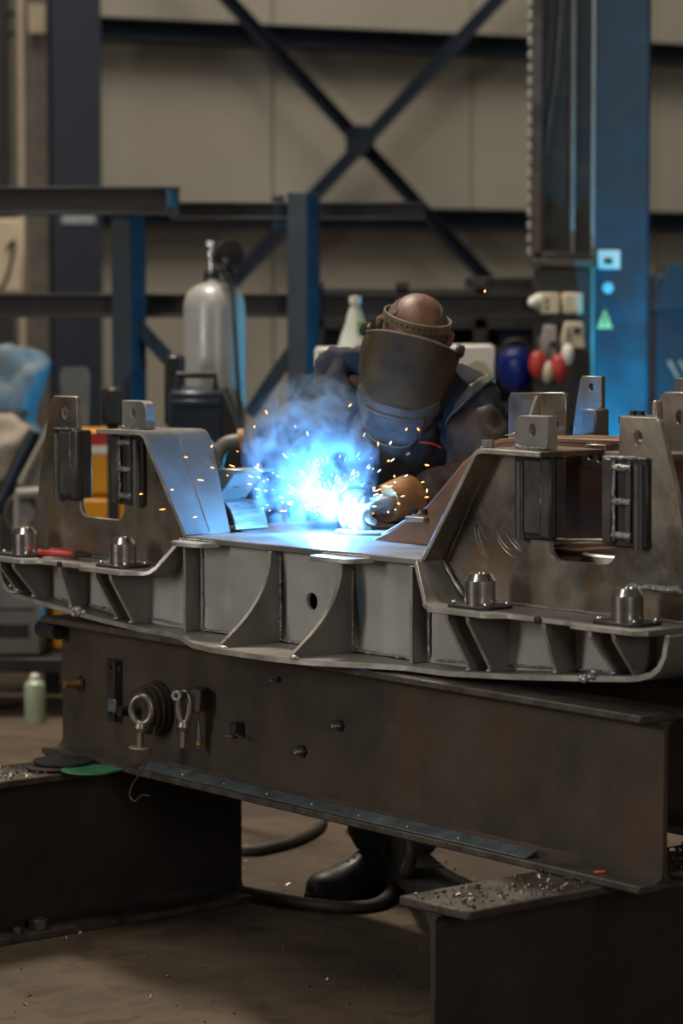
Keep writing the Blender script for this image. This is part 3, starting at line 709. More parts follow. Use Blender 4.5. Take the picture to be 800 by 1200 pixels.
PX, PY = .12, 7.62
man = thing('person', 'welder in navy jacket and brown welding mask leaning over the frame', 'person', (PX, PY, 0))
def wl(p): return (p[0] - PX, p[1] - PY, p[2])
HC = Vector((.178, 7.30, 1.452))             # centre of the skull
HR = Euler((0, 0, math.radians(-4))).to_matrix() @ Euler((0, math.radians(13), 0)).to_matrix() @ Euler((math.radians(33), 0, 0)).to_matrix()
def hp(x, y, z): return HC + HR @ Vector((x, y, z))
shR, shL = Vector((.005, 7.47, 1.335)), Vector((.325, 7.42, 1.305))
elR, elL = Vector((-.075, 7.30, 1.09)), Vector((.36, 7.22, 1.09))
haR, haL = Vector((.018, 7.045, 1.065)), Vector((.105, 7.06, 1.055))
ftR, ftL = Vector((.075, 7.50, .09)), Vector((.20, 7.42, .09))
B = {
 'pelvis': (Vector((.13, 7.82, .93)), (.14, .11)), 'waist': (Vector((.135, 7.79, 1.06)), (.13, .105)), 'chest': (Vector((.15, 7.66, 1.22)), (.15, .115)),
 'upper': (Vector((.162, 7.53, 1.325)), (.11, .09)), 'neck': (Vector((.17, 7.43, 1.385)), .055),
 'headlow': (hp(0, .0, -.06), (.062, .07)), 'headmid': (hp(0, .012, .02), (.074, .088)), 'headtop': (hp(0, .018, .075), (.060, .070)),
 'shR': (shR, .065), 'elR': (elR, .045), 'wrR': (haR.lerp(elR, .22), .032), 'shL': (shL, .065), 'elL': (elL, .045), 'wrL': (haL.lerp(elL, .22), .032),
 'hipR': (Vector((.055, 7.80, .86)), .085), 'knR': (Vector((.035, 7.66, .47)), .055), 'anR': (Vector((.105, 7.56, .10)), .036),
 'hipL': (Vector((.205, 7.79, .86)), .085), 'knL': (Vector((.20, 7.62, .47)), .055), 'anL': (Vector((.185, 7.49, .10)), .036),
}
BE = [('pelvis', 'waist'), ('waist', 'chest'), ('chest', 'upper'), ('upper', 'neck'), ('neck', 'headlow'), ('headlow', 'headmid'), ('headmid', 'headtop'),
      ('upper', 'shR'), ('shR', 'elR'), ('elR', 'wrR'), ('upper', 'shL'), ('shL', 'elL'), ('elL', 'wrL'),
      ('pelvis', 'hipR'), ('hipR', 'knR'), ('knR', 'anR'), ('pelvis', 'hipL'), ('hipL', 'knL'), ('knL', 'anL')]
B = {k: (Vector(wl(p)), r) for k, (p, r) in B.items()}
skin('body', B, BE, 'pelvis', M_skin, man)
# jacket
JN = ['pelvis', 'waist', 'chest', 'upper', 'shR', 'elR', 'shL', 'elL']
Jk = scaleJ({k: B[k] for k in JN}, .026)
Jk['cufR'] = (B['wrR'][0], .054); Jk['cufL'] = (B['wrL'][0], .054)
Jk['collar'] = (B['upper'][0].lerp(B['neck'][0], .62), .082)
Jk['shR'] = (Jk['shR'][0], .098); Jk['shL'] = (Jk['shL'][0], .098)
Jk['armR'] = (B['shR'][0].lerp(B['elR'][0], .5), .084); Jk['armL'] = (B['shL'][0].lerp(B['elL'][0], .5), .084)
JE = [('pelvis', 'waist'), ('waist', 'chest'), ('chest', 'upper'), ('upper', 'collar'), ('upper', 'shR'), ('shR', 'armR'), ('armR', 'elR'), ('elR', 'cufR'), ('upper', 'shL'), ('shL', 'armL'), ('armL', 'elL'), ('elL', 'cufL')]
jacket = skin('jacket', Jk, JE, 'pelvis', M_cloth, man, 3)
tx = bpy.data.textures.new('folds', 'CLOUDS'); tx.noise_scale = .055; tx.noise_depth = 2
d = jacket.modifiers.new('folds', 'DISPLACE'); d.texture = tx; d.strength = .042; d.mid_level = .5
# leather oversleeve on the left arm, front bib
Sl = {'a': (B['shL'][0].lerp(B['elL'][0], .18) + Vector((-.01, -.012, 0)), .096), 'b': (B['shL'][0].lerp(B['elL'][0], .6) + Vector((0, -.008, 0)), .092), 'c': (B['elL'][0] + Vector((0, -.005, 0)), .080), 'd': (B['wrL'][0], .064)}
slv = skin('leather_sleeve', Sl, [('a', 'b'), ('b', 'c'), ('c', 'd')], 'a', M_leather, man, 3)
d = slv.modifiers.new('folds', 'DISPLACE'); d.texture = tx; d.strength = .040; d.mid_level = .5
Bb = {'a': (Vector(wl((.19, 7.37, 1.255))), (.10, .05)), 'b': (Vector(wl((.175, 7.38, 1.16))), (.12, .05)), 'c': (Vector(wl((.16, 7.45, 1.05))), (.12, .05))}
bib = skin('leather_bib', Bb, [('a', 'b'), ('b', 'c')], 'b', M_leather, man, 3)
d = bib.modifiers.new('folds', 'DISPLACE'); d.texture = tx; d.strength = .036; d.mid_level = .5
# reflective shoulder tape and red stitch
def strap(name, pts, wdt, m, parent, target, up, off=.003):
    P = spline(pts, 10); bm = bmesh.new(); rows = []
    for i, p in enumerate(P):
        t = (P[min(len(P) - 1, i + 1)] - P[max(0, i - 1)]).normalized(); sd = t.cross(up).normalized()
        rows.append([bm.verts.new(p + sd * wdt * (k / 4 - .5)) for k in range(5)])
    for A, C in zip(rows, rows[1:]):
        for k in range(4): bm.faces.new((A[k], A[k + 1], C[k + 1], C[k]))
    o = fin(name, bm, m, parent, smooth=80)
    sw = o.modifiers.new('wrap', 'SHRINKWRAP'); sw.target = target; sw.wrap_method = 'NEAREST_SURFACEPOINT'; sw.wrap_mode = 'ABOVE_SURFACE'; sw.offset = off
    so = o.modifiers.new('thick', 'SOLIDIFY'); so.thickness = .003; so.offset = 1
    return o
sL = B['shL'][0]
strap('reflective_tape', [Vector(wl(at(x, y, Y_))) for x, y, Y_ in ((577, 440, 7.40), (560, 452, 7.33), (540, 470, 7.30), (520, 490, 7.29), (505, 506, 7.29))], .024, M_reflect, man, jacket, Vector((.2, -.8, .5)), .006)
tube('red_stitching', [Vector(wl(at(x, y, 7.245))) for x, y in ((491, 518), (500, 519), (508, 520), (517, 525))], .0022, M_redstitch, man, seg=6)
lathe('snap_button', [(0, 0), (.006, 0), (.004, .004), (0, .005)], M_turned, man, Vector(wl(at(478, 532, 7.26))), (PI / 2, 0, 0), seg=12)
# trousers and boots
Tr = scaleJ({k: B[k] for k in ('pelvis', 'hipR', 'knR', 'hipL', 'knL')}, .022)
Tr['hemR'] = (B['anR'][0] + Vector((0, .004, -.005)), .078); Tr['hemL'] = (B['anL'][0] + Vector((0, .006, -.005)), .078)
tr = skin('trousers', Tr, [('pelvis', 'hipR'), ('hipR', 'knR'), ('knR', 'hemR'), ('pelvis', 'hipL'), ('hipL', 'knL'), ('knL', 'hemL')], 'pelvis', M_trouser, man, 3)
d = tr.modifiers.new('folds', 'DISPLACE'); d.texture = tx; d.strength = .03; d.mid_level = .5
def boot(ank, yaw, tint=M_boot):
    e = bpy.data.objects.new('boot', None); link(e, man); e.location = (ank[0], ank[1], 0); e.rotation_euler = (0, 0, yaw)
    bm = bmesh.new(); rows = []
    for x, hw_, top in ((-.080, .018, .070), (-.076, .030, .095), (-.06, .039, .118), (-.02, .042, .135), (.02, .042, .136), (.055, .042, .118), (.09, .044, .098), (.13, .048, .084), (.17, .048, .077), (.198, .041, .070), (.214, .028, .060), (.222, .012, .046)):
        rows.append([bm.verts.new((x, math.copysign(abs(math.cos(a)) ** .75, math.cos(a)) * hw_, .018 + (top - .018) * math.sin(a) ** .75)) for a in [PI * k / 14 for k in range(15)]])
    for A, C in zip(rows, rows[1:]):
        for k in range(14): bm.faces.new((A[k], A[k + 1], C[k + 1], C[k]))
        bm.faces.new((A[0], C[0], C[14], A[14]))
    bm.faces.new(rows[0]); bm.faces.new(rows[-1])
    addtube(bm, [(-.012, 0, .07), (-.014, 0, .12), (-.018, 0, .16), (-.022, 0, .195)], [.044, .046, .047, .050], 20)
    fin('upper', bm, tint, e, smooth=60)
    out = [(-.082, -.028), (-.06, -.04), (.05, -.040), (.13, -.050), (.19, -.046), (.222, -.022), (.228, 0), (.222, .022), (.19, .046), (.13, .050), (.05, .040), (-.06, .04), (-.082, .028)]
    plate('sole', out, 'xy', .002, .026, M_rubber, e, bevel=.004)
    for i in range(4):
        x = .040 + .020 * i; z = interp(x, [(.02, .136), (.055, .118), (.09, .098), (.13, .084)])
        tube('lace', spline([(x - .006, -.030, z - .022), (x, 0, z + .001), (x + .006, .030, z - .022)], 4), .0028, M_trouser, e, seg=6)
boot(B['anR'][0] + Vector((-.008, -.006, 0)), PI + .62)
boot(B['anL'][0], -PI / 2 + .75, mat('brown_boot_leather', (.045, .035, .027), .5, 0, .3, 12))
# hair, ears, headband, mask
def headshell(name, prof_fn, m, u0, u1, v0, v1, nu, nv, th, parent=man, smooth=60):
    """thin shell param by azimuth u (0 = face, degrees) and v in [0,1]"""
    bm = bmesh.new(); o_, i_ = [], []
    for i in range(nu + 1):
        u = math.radians(u0 + (u1 - u0) * i / nu); ro, ri = [], []
        for j in range(nv + 1):
            v = v0 + (v1 - v0) * j / nv
            p = prof_fn(u, v, 0); q = prof_fn(u, v, th)
            ro.append(bm.verts.new(Vector(wl(hp(*p))))); ri.append(bm.verts.new(Vector(wl(hp(*q)))))
        o_.append(ro); i_.append(ri)
    for i in range(nu):
        for j in range(nv):
            bm.faces.new((o_[i][j], o_[i + 1][j], o_[i + 1][j + 1], o_[i][j + 1])); bm.faces.new((i_[i][j], i_[i][j + 1], i_[i + 1][j + 1], i_[i + 1][j]))
    for i in range(nu):
        bm.faces.new((o_[i][0], i_[i][0], i_[i + 1][0], o_[i + 1][0])); bm.faces.new((o_[i][nv], o_[i + 1][nv], i_[i + 1][nv], i_[i][nv]))
    for j in range(nv):
        bm.faces.new((o_[0][j], o_[0][j + 1], i_[0][j + 1], i_[0][j])); bm.faces.new((o_[nu][j], i_[nu][j], i_[nu][j + 1], o_[nu][j + 1]))
    return fin(name, bm, m, parent, smooth=smooth)
def skull(u, v, th):
    a = v * PI / 2
    return ((.079 - th) * math.sin(u) * math.cos(a), .015 - (.096 - th) * math.cos(u) * math.cos(a), .012 + (.092 - th) * math.sin(a))
headshell('scalp', lambda u, v, t: skull(u, v, t), M_scalp, 0, 360, -.5, .999, 36, 14, .004)
headshell('cropped_hair', lambda u, v, t: skull(u, v, t - .0022), M_hair, 62, 298, -.55, .50, 36, 10, .004)
def bandf(u, v, t): return ((.086 - t) * math.sin(u), .014 - (.094 - t) * math.cos(u), .046 + .026 * (v - .5) + .036 * math.cos(u))
hb = headshell('headband', bandf, M_band, 0, 360, 0, 1, 40, 2, .004)
for k in range(9):
    a = math.radians(-40 + 10 * k); p = bandf(a, .5, -.0008)
    lathe('band_hole', [(0, 0), (.0028, 0), (0, .0012)], M_black, hb, Vector(wl(hp(*p))), (HR @ Euler((PI / 2, 0, a)).to_matrix()).to_euler(), seg=8)
for sx in (-1, 1):
    tube('ear', [Vector(wl(hp(sx * .078, .022, .030))), Vector(wl(hp(sx * .090, .030, .012))), Vector(wl(hp(sx * .088, .024, -.012))), Vector(wl(hp(sx * .076, .014, -.026)))], [.007, .011, .010, .006], M_skin, man, seg=8)
lathe('nose', [(0, .03), (.008, .02), (.014, 0), (0, -.004)], M_skin, man, Vector(wl(hp(0, -.092, -.02))), HR.to_euler(), seg=10)
for sx in (-1, 1): lathe('eye', [(0, -.010), (.008, -.006), (.011, 0), (.008, .006), (0, .010)], M_white, man, Vector(wl(hp(sx * .03, -.076, .004))), HR.to_euler(), seg=12)
tube('mouth', [Vector(wl(hp(-.022, -.083, -.058))), Vector(wl(hp(0, -.090, -.056))), Vector(wl(hp(.022, -.083, -.058)))], .0045, M_redstitch, man, seg=6)
# mask: v=0 top edge .. v=1 bottom edge
def maskf(u, v, t):
    c, s = math.cos(u), math.sin(u)
    wd = interp(v, [(0, .114), (.3, .123), (.55, .120), (.8, .106), (1, .088)])
    fw = interp(v, [(0, .128), (.25, .142), (.5, .158), (.8, .165), (1, .150)])
    z = interp(v, [(0, -.008 + .098 * max(0, c)), (.5, -.100), (1, -.235)])
    ss_ = math.copysign(abs(s) ** .72, s); cc_ = math.copysign(abs(c) ** .72, c)
    zt = z + .075 * v * (abs(s) ** 3)
    return ((wd - t) * ss_, .005 - (fw - t) * cc_, zt)
mk = headshell('welding_mask', maskf, M_mask, -96, 96, 0, 1, 44, 22, .004, smooth=50)
def maskpt(x, v, t): # point on the mask front by x
    lo, hi = -1.4, 1.4
    for _ in range(40):
        mid = (lo + hi) / 2
        if maskf(mid, v, 0)[0] < x: lo = mid
        else: hi = mid
    return maskf(lo, v, t)
def patch(name, x0, x1, v0, v1, t, th, m, parent, nx=10, nv=4):
    bm = bmesh.new(); F, K = [], []
    for i in range(nx + 1):
        F.append([bm.verts.new(Vector(wl(hp(*maskpt(x0 + (x1 - x0) * i / nx, v0 + (v1 - v0) * j / nv, -t - th))))) for j in range(nv + 1)])
        K.append([bm.verts.new(Vector(wl(hp(*maskpt(x0 + (x1 - x0) * i / nx, v0 + (v1 - v0) * j / nv, -t))))) for j in range(nv + 1)])
    for i in range(nx):
        for j in range(nv):
            bm.faces.new((F[i][j], F[i + 1][j], F[i + 1][j + 1], F[i][j + 1])); bm.faces.new((K[i][j], K[i][j + 1], K[i + 1][j + 1], K[i + 1][j]))
        bm.faces.new((F[i][0], K[i][0], K[i + 1][0], F[i + 1][0])); bm.faces.new((F[i][nv], F[i + 1][nv], K[i + 1][nv], K[i][nv]))
    for j in range(nv):
        bm.faces.new((F[0][j], F[0][j + 1], K[0][j + 1], K[0][j])); bm.faces.new((F[nx][j], K[nx][j], K[nx][j + 1], F[nx][j + 1]))
    return fin(name, bm, m, parent, smooth=40)
patch('window_housing', -.098, .098, .52, .93, 0, .008, M_maskframe, mk, 16, 5)
patch('window_frame', -.066, .066, .60, .86, .008, .008, M_maskframe, mk, 10, 3)
patch('filter_glass', -.056, .056, .63, .83, .0162, .002, M_lens, mk, 10, 3)
for sx in (-1, 1):
    q_ = hp(sx * .119, -.004, -.005)
    lathe('pivot_knob', [(0, 0), (.016, 0), (.016, .010), (.010, .014), (0, .014)], M_black, mk, Vector(wl(q_)), (HR @ Euler((0, sx * PI / 2, 0)).to_matrix()).to_euler(), seg=14)

rim = [maskf(math.radians(-96), v / 20, -.001) for v in range(0, 21)] + [maskf(math.radians(-96 + 192 * k / 40), 1, -.001) for k in range(1, 41)] + [maskf(math.radians(96), 1 - v / 20, -.001) for v in range(1, 21)] + [maskf(math.radians(96 - 192 * k / 40), 0, -.001) for k in range(1, 41)]
tube('worn_rim', [Vector(wl(hp(*p_))) for p_ in rim], .0026, M_band, mk, seg=6, smooth=80)
# gloves: palm and five fingers each
def glove(name, wrist, palm, dirs, thumb, m, parent, r=.0105):
    w, p = Vector(wrist), Vector(palm)
    ax = (p - w).normalized()
    J = {'w': (w, .034), 'k': (w.lerp(p, .5), (.040, .026)), 'p': (p, (.036, .022))}
    E = [('w', 'k'), ('k', 'p')]
    g = bpy.data.objects.new(name, None); link(g, parent)
    skin('palm', J, E, 'k', m, g, 3)
    for i, ch in enumerate(dirs):
        pts = [Vector(c) for c in ch]
        n = len(pts); tube('finger' if i < len(dirs) - 1 else 'thumb', spline(pts, 4), [r * 1.18] + [r * (1.12 - .3 * k / (4 * (n - 1))) for k in range(4 * (n - 1) - 1)] + [r * .45], m, g, seg=10, smooth=80)
    return g
def fingers(knk, across, fwd, down, spread=.019, L=.075):
    out = []
    for i, f in enumerate((.92, 1.05, 1.0, .80)):
        b = knk + across * ((i - 1.5) * spread); l = L * f
        out.append([b - fwd * .02, b + fwd * l * .38 + down * .004, b + fwd * l * .62 + down * l * .32, b + fwd * l * .55 + down * l * .62, b + fwd * l * .28 + down * l * .74])
    return out
# torch hand (picture right hand side of the arc)
ARC = Vector((-.022, 6.935, 1.045))
hL = Vector(wl((.085, 7.005, 1.055)))
fw = Vector((-.78, -.55, -.12)).normalized(); dn = Vector((.1, -.35, -1)).normalized(); ac = fw.cross(dn).normalized()
fg = fingers(hL + fw * .01, ac, fw, dn)
fg.append([hL - fw * .045 + Vector((-.01, -.022, .005)), hL - fw * .01 + Vector((-.012, -.040, .0)), hL + fw * .03 + Vector((-.005, -.042, -.010)), hL + fw * .05 + Vector((0, -.036, -.012))])
glove('glove', Vector(wl((.125, 7.06, 1.062))), hL, fg, None, M_glove, man)
tube('glove_cuff', [Vector(wl((.105, 7.02, 1.058))), Vector(wl((.128, 7.045, 1.062))), Vector(wl((.165, 7.085, 1.07)))], [.046, .050, .055], M_cuff, man, seg=20, smooth=60)
hR_ = Vector(wl((.04, 7.06, 1.062)))
fw2 = Vector((-.30, -.90, -.10)).normalized(); dn2 = Vector((.2, -.2, -1)).normalized(); ac2 = fw2.cross(dn2).normalized()
fg = fingers(hR_ + fw2 * .01, ac2, fw2, dn2)
fg.append([hR_ - fw2 * .045 + Vector((.022, -.012, .004)), hR_ - fw2 * .01 + Vector((.040, -.01, 0)), hR_ + fw2 * .03 + Vector((.040, 0, -.010)), hR_ + fw2 * .05 + Vector((.034, 0, -.012))])
glove('glove', Vector(wl((.012, 7.13, 1.07))), hR_, fg, None, M_glove, man)
tube('glove_cuff', [Vector(wl((.022, 7.11, 1.066))), Vector(wl((.0, 7.15, 1.072))), Vector(wl((-.025, 7.20, 1.078)))], [.044, .050, .055], M_glove, man, seg=20, smooth=60)
# torch held in the gloves
t0 = thing('welding_torch', 'black welding torch held in the gloves at the arc', 'welding torch', ARC + Vector((.006, .006, .012)))
tube('swan_neck', spline([(0, 0, 0), (.018, .018, .030), (.045, .045, .040), (.085, .08, .030)], 6), [.008] * 6 + [.007] * 13, M_turned, t0, seg=12)
tube('nozzle', [(0, 0, 0), (.016, .016, .026)], [.008, .011], M_brass, t0, seg=14)
tube('grip', [(.075, .07, .033), (.16, .15, .02)], .014, M_black, t0, seg=12)

sd_ = Vector((.425, .489, .761))
lathe('mask_shade_disc', [(.003, 0), (.011, -.0005), (.0175, -.004), (.018, -.0025), (.011, .001), (.003, .0015)], M_bright, t0, Vector((-.018, -.012, .010)) + sd_ * .023, sd_.to_track_quat('Z', 'Y').to_euler(), seg=28)  # small disc added to shade the mask from the arc
# ------------------------------------------------------------------ arc, sparks, smoke
arc = bmesh.new(); bmesh.ops.create_icosphere(arc, subdivisions=3, radius=.011)
bmesh.ops.transform(arc, matrix=Matrix.Diagonal((1, 1, 1.2, 1)), verts=arc.verts)
m = mat('arc_plasma', (1, 1, 1), .5, emit=(.75, .88, 1), estr=120)
o = fin('welding_arc', arc, m, None, ARC, smooth=90); tag(o, 'blinding white welding arc between torch and plate', 'welding arc')
al = bpy.data.lights.new('arc_light', 'POINT'); al.energy = 25; al.color = (.08, .40, 1.0); al.shadow_soft_size = .014
ao = link(bpy.data.objects.new('arc_light', al)); ao.location = ARC + Vector((-.012, -.006, .022))
# sparks: short glowing streaks flying from the arc
m_sp = mat('hot_spark', (1, .5, .1), .5, emit=(1.0, .30, .06), estr=7)
m_sw = mat('white_spark', (1, 1, 1), .5, emit=(.85, .92, 1.0), estr=6)
def sparks(name, label, n, m, rmin, rmax, upb, wd):
    bm = bmesh.new()
    for i in range(n):
        a = random.uniform(0, 2 * PI); el = random.uniform(.05, 1.25) if upb else random.uniform(-.05, .5)
        d = Vector((math.cos(a) * math.cos(el), math.sin(a) * math.cos(el) * .6, math.sin(el)))
        dist = rmin + (rmax - rmin) * random.random() ** 1.6
        L = random.uniform(.004, .018)
        pts = []
        for k in range(4):
            t = dist + L * k / 3
            p = ARC + d * t - Vector((0, 0, .35 * t * t)); pts.append(p)
        if pts[0].z < 1.003: continue
        addtube(bm, pts, [wd * .4, wd, wd, wd * .3], 4)
    o = fin(name, bm, m, None, smooth=0); tag(o, label, 'sparks', kind='stuff'); return o
sparks('spark_spray', 'white hot spark streaks spraying up from the arc', 150, m_sw, .03, .24, True, .0006)
sparks('spark_spray', 'orange sparks flying off to the sides of the arc', 60, m_sp, .06, .50, False, .0010)
bm = bmesh.new()
for px, py, Y in ((568, 341, 7.4), (476, 503, 7.1), (457, 520, 7.0), (490, 503, 7.15), (455, 540, 7.0), (443, 520, 6.9), (462, 558, 6.95), (500, 575, 6.85), (515, 588, 6.8), (485, 600, 6.8), (455, 600, 6.8), (438, 572, 6.9), (298, 500, 6.9), (312, 483, 6.9), (248, 523, 6.9), (302, 545, 6.8), (410, 475, 7.0), (478, 615, 6.75), (500, 545, 7.0), (467, 590, 6.8)):
    p = at(px, py, Y); e = Vector((random.uniform(-1, 1), 0, random.uniform(-1, 1))).normalized() * random.uniform(.002, .005)
    addtube(bm, [p - e, p, p + e], [.0006, .0018, .0006], 6)
o = fin('ember', bm, m_sp, None, smooth=60); tag(o, 'round orange embers floating about the welder and the frame', 'embers', kind='stuff')

# fume cloud: a real scattering volume
SZ = Vector((.175, .13, .205)); SCN = at(366, 536, 6.95)
bm = bmesh.new(); bmesh.ops.create_icosphere(bm, subdivisions=4, radius=1.0)
for v_ in bm.verts: v_.co *= 1 + .16 * noise.noise(v_.co * 1.6)
bmesh.ops.transform(bm, matrix=Matrix.Diagonal((SZ.x, SZ.y, SZ.z, 1)), verts=bm.verts)
for v_ in bm.verts: v_.co.z = max(v_.co.z, 1.0 - SCN.z)
ms = bpy.data.materials.new('weld_fume'); ms.use_nodes = True
nt = ms.node_tree; n = nt.nodes; Lk = nt.links
for x in list(n):
    if x.type != 'OUTPUT_MATERIAL': n.remove(x)
out = [x for x in n if x.type == 'OUTPUT_MATERIAL'][0]
vol = n.new('ShaderNodeVolumePrincipled'); vol.inputs['Color'].default_value = (.62, .80, .95, 1); vol.inputs['Anisotropy'].default_value = 0.1
tc = n.new('ShaderNodeTexCoord')
def vm(op, a, b=None):
    x = n.new('ShaderNodeVectorMath'); x.operation = op
    for i, q_ in enumerate((a, b)):
        if q_ is None: continue
        if isinstance(q_, (tuple, Vector)): x.inputs[i].default_value = q_
        else: Lk.new(q_, x.inputs[i])
    return x
def mt(op, a, b=None, clamp=False):
    x = n.new('ShaderNodeMath'); x.operation = op; x.use_clamp = clamp
    for i, q_ in enumerate((a, b)):
        if q_ is None: continue
        if isinstance(q_, (int, float)): x.inputs[i].default_value = q_
        else: Lk.new(q_, x.inputs[i])
    return x.outputs[0]
sc_ = vm('DIVIDE', tc.outputs['Object'], tuple(SZ))
ln = vm('LENGTH', sc_.outputs[0]).outputs['Value']
fall = mt('POWER', mt('SUBTRACT', 1.0, ln, True), .9)
nz = n.new('ShaderNodeTexNoise'); nz.inputs['Scale'].default_value = 17; nz.inputs['Detail'].default_value = 4.5; nz.inputs['Distortion'].default_value = 1.1
nz.inputs['Roughness'].default_value = .55
Lk.new(tc.outputs['Object'], nz.inputs['Vector'])
nn = mt('POWER', mt('MULTIPLY', mt('SUBTRACT', nz.outputs['Fac'], .40, True), 4.6), 2.0)
dens = mt('MULTIPLY', mt('MULTIPLY', fall, nn), 62.0)
da = vm('DISTANCE', tc.outputs['Object'], tuple(ARC - SCN)).outputs['Value']
core = mt('MULTIPLY', mt('POWER', mt('SUBTRACT', 1.0, mt('MULTIPLY', da, 1 / .045), True), 2.0), 8.0)
near = mt('POWER', mt('MULTIPLY', mt('SUBTRACT', da, .02, True), 1 / .14, True), 1.3)
Lk.new(mt('ADD', mt('MULTIPLY', dens, near), core), vol.inputs['Density'])
Lk.new(vol.outputs[0], out.inputs['Volume'])
o = fin('welding_fume', bm, ms, None, SCN, smooth=90); tag(o, 'billowing blue lit smoke rising from the welding arc', 'smoke', kind='stuff')

# ------------------------------------------------------------------ background: rack, cylinder, machines
def px(Y): return Y / F_PX
# storage rack with beams lying on its arms
RY = 11.6
def rackpost(name, px0, px1, pyt, label):
    a = at(px0, pyt, RY); b = at(px1, pyt, RY); wd = b.x - a.x
    o = thing(name, label, 'rack post', ((a.x + b.x) / 2, RY, 0), (0, 0, -.38)); h = a.z
    rbox('flange', (-wd * .5, -.07, 0), (wd * .5, -.058, h), M_rack, o); rbox('flange', (-wd * .5, .058, 0), (wd * .5, .07, h), M_rack, o); rbox('web', (wd * .5 - .012, -.058, 0), (wd * .5, .058, h), M_rack, o)
    rbox('foot', (-.12, -.30, 0), (.12, .30, .02), M_rack, o)
    return o
rp1 = rackpost('rack_post', 138, 163, 222, 'navy rack post at left carrying the high dark beam')
rp2 = rackpost('rack_post', 343, 368, 226, 'blue lit rack post to the right of the gas cylinder')
def diag(parent, a, b, Y, label=None):
    A = at(*a, Y) - parent.location; Bq = at(*b, Y) - parent.location
    A = Matrix.Rotation(-parent.rotation_euler.z, 3, 'Z') @ A; Bq = Matrix.Rotation(-parent.rotation_euler.z, 3, 'Z') @ Bq
    d = Bq - A; q = box('diagonal_strut', (A + Bq) / 2, (d.length, .05, .055), M_rack, parent, d.to_track_quat('X', 'Z').to_euler())
diag(rp1, (160, 380), (222, 448), RY); diag(rp2, (292, 486), (352, 396), RY)
def hbeam(name, label, x0, x1, y0, y1, Y, yaw=0.0, m=M_darkbeam, cat='steel beam', flw=.12):
    a = at(x0, y0, Y); b = at(x1, y1, Y); h = a.z - b.z; L = b.x - a.x
    o = thing(name, label, cat, (a.x, Y, b.z), (0, 0, yaw))
    rbox('flange', (0, -flw / 2, 0), (L, flw / 2, .012), m, o, .002); rbox('flange', (0, -flw / 2, h - .012), (L, flw / 2, h), m, o, .002); rbox('web', (0, -.005, .012), (L, .005, h - .012), m, o, .001)
    return o
hb1 = hbeam('stored_beam', 'dark steel beam on top of the left rack post, end lit cyan', -120, 210, 219, 252, RY - .14)
box('glint_plate', (1.07, -.03, .055), (.006, .07, .08), M_bluebar, hb1, (0, 0, -.5))  # plate added at the beam end to catch cyan arc light
hbeam('stored_beam', 'long dark steel beam lying across the rack behind the cylinder', -120, 640, 344, 372, RY + .16)
hbeam('stored_beam', 'thin dark channel on the rack top behind the two posts', 200, 498, 237, 258, RY + .22)
a = at(326, 229, RY + .2); o = box('rack_peg', (a.x, a.y, a.z - .07), (.05, .05, .14), M_rack, None); tag(o, 'short navy peg standing on the thin channel', 'peg')
# gas cylinder
CY = 10.6; c = at(251, 340, CY); R_ = 36 * px(CY)
gz = at(251, 334, CY).z
cyl = thing('gas_cylinder', 'tall pale grey gas cylinder with gauge and valve on top', 'gas cylinder', (c.x, CY, 0))
H_ = gz
lathe('body', [(0, 0), (R_ * .95, 0), (R_, .02), (R_, H_ - .085), (R_ * .96, H_ - .05), (R_ * .84, H_ - .022), (R_ * .6, H_ - .002), (R_ * .32, H_ + .008), (R_ * .3, H_ + .02), (0, H_ + .02)], M_cyl, cyl, seg=48, smooth=50)
lathe('neck_ring', [(0, 0), (.030, 0), (.030, .035), (.022, .045), (0, .045)], M_black, cyl, (-.008, 0, H_ + .012))
lathe('valve', [(0, 0), (.012, 0), (.012, .05), (.018, .055), (.018, .07), (.008, .075), (.008, .09), (.026, .092), (.026, .106), (0, .108)], M_turned, cyl, (-.010, -.0, H_ + .05))
q = at(268, 299, CY - .06)
gg = lathe('pressure_gauge', [(0, -.03), (.046, -.03), (.053, -.020), (.053, .020), (.048, .030), (0, .030)], M_gauge, cyl, (q.x - c.x, -.06, q.z), (PI / 2 - .25, 0, .3), seg=28)
lathe('gauge_glass', [(0, 0), (.040, 0), (0, .010)], M_gauge, gg, (0, 0, .0305), seg=24)
tube('regulator', [(.0, -.02, H_ + .10), (.03, -.05, H_ + .09), (.06, -.06, H_ + .02)], [.018, .022, .02], M_black, cyl)
tube('regulator_stem', [(.062, -.06, H_ + .04), (.066, -.07, H_ - .02)], .012, M_black, cyl)
tube('gas_hose', spline([(.07, -.06, H_ + .02), (.075, -R_ * .95, H_ - .12), (.095, -R_ * .75, H_ - .5), (.11, -R_ * .6, .5), (.16, -.2, .05)], 8), .008, M_hose, cyl)
# wire-feed machine in front of the cylinder
MYD = 9.6
def machine(name, label, x0, x1, y0, y1, Y, depth, m, cat='machine', extra=None, yaw=0):
    a = at(x0, y0, Y); b = at(x1, y1, Y); wd = b.x - a.x
    o = thing(name, label, cat, ((a.x + b.x) / 2, Y, b.z), (0, 0, yaw)); h = a.z - b.z
    rbox('case', (-wd / 2, 0, 0), (wd / 2, depth, h), m, o, .012)
    return o, wd, h
o, wd, h = machine('wire_feeder', 'dark wire feed machine standing before the gas cylinder', 196, 262, 458, 700, 9.7, .45, M_navy)
plate('sloped_hood', [(wd / 2, h * .10), (wd / 2 + .10, h * .10), (wd / 2 + .10, h * .62), (wd / 2, h)], 'xz', 0, .4, M_black, o)
rbox('front_trim', (-wd / 2 + .01, -.012, h - .05), (wd / 2 - .01, 0, h - .03), M_rack, o)
tube('handle', [(-wd / 2 + .03, .1, h), (-wd / 2 + .03, .1, h + .05), (wd / 2 - .03, .1, h + .05), (wd / 2 - .03, .1, h)], .012, M_black, o)
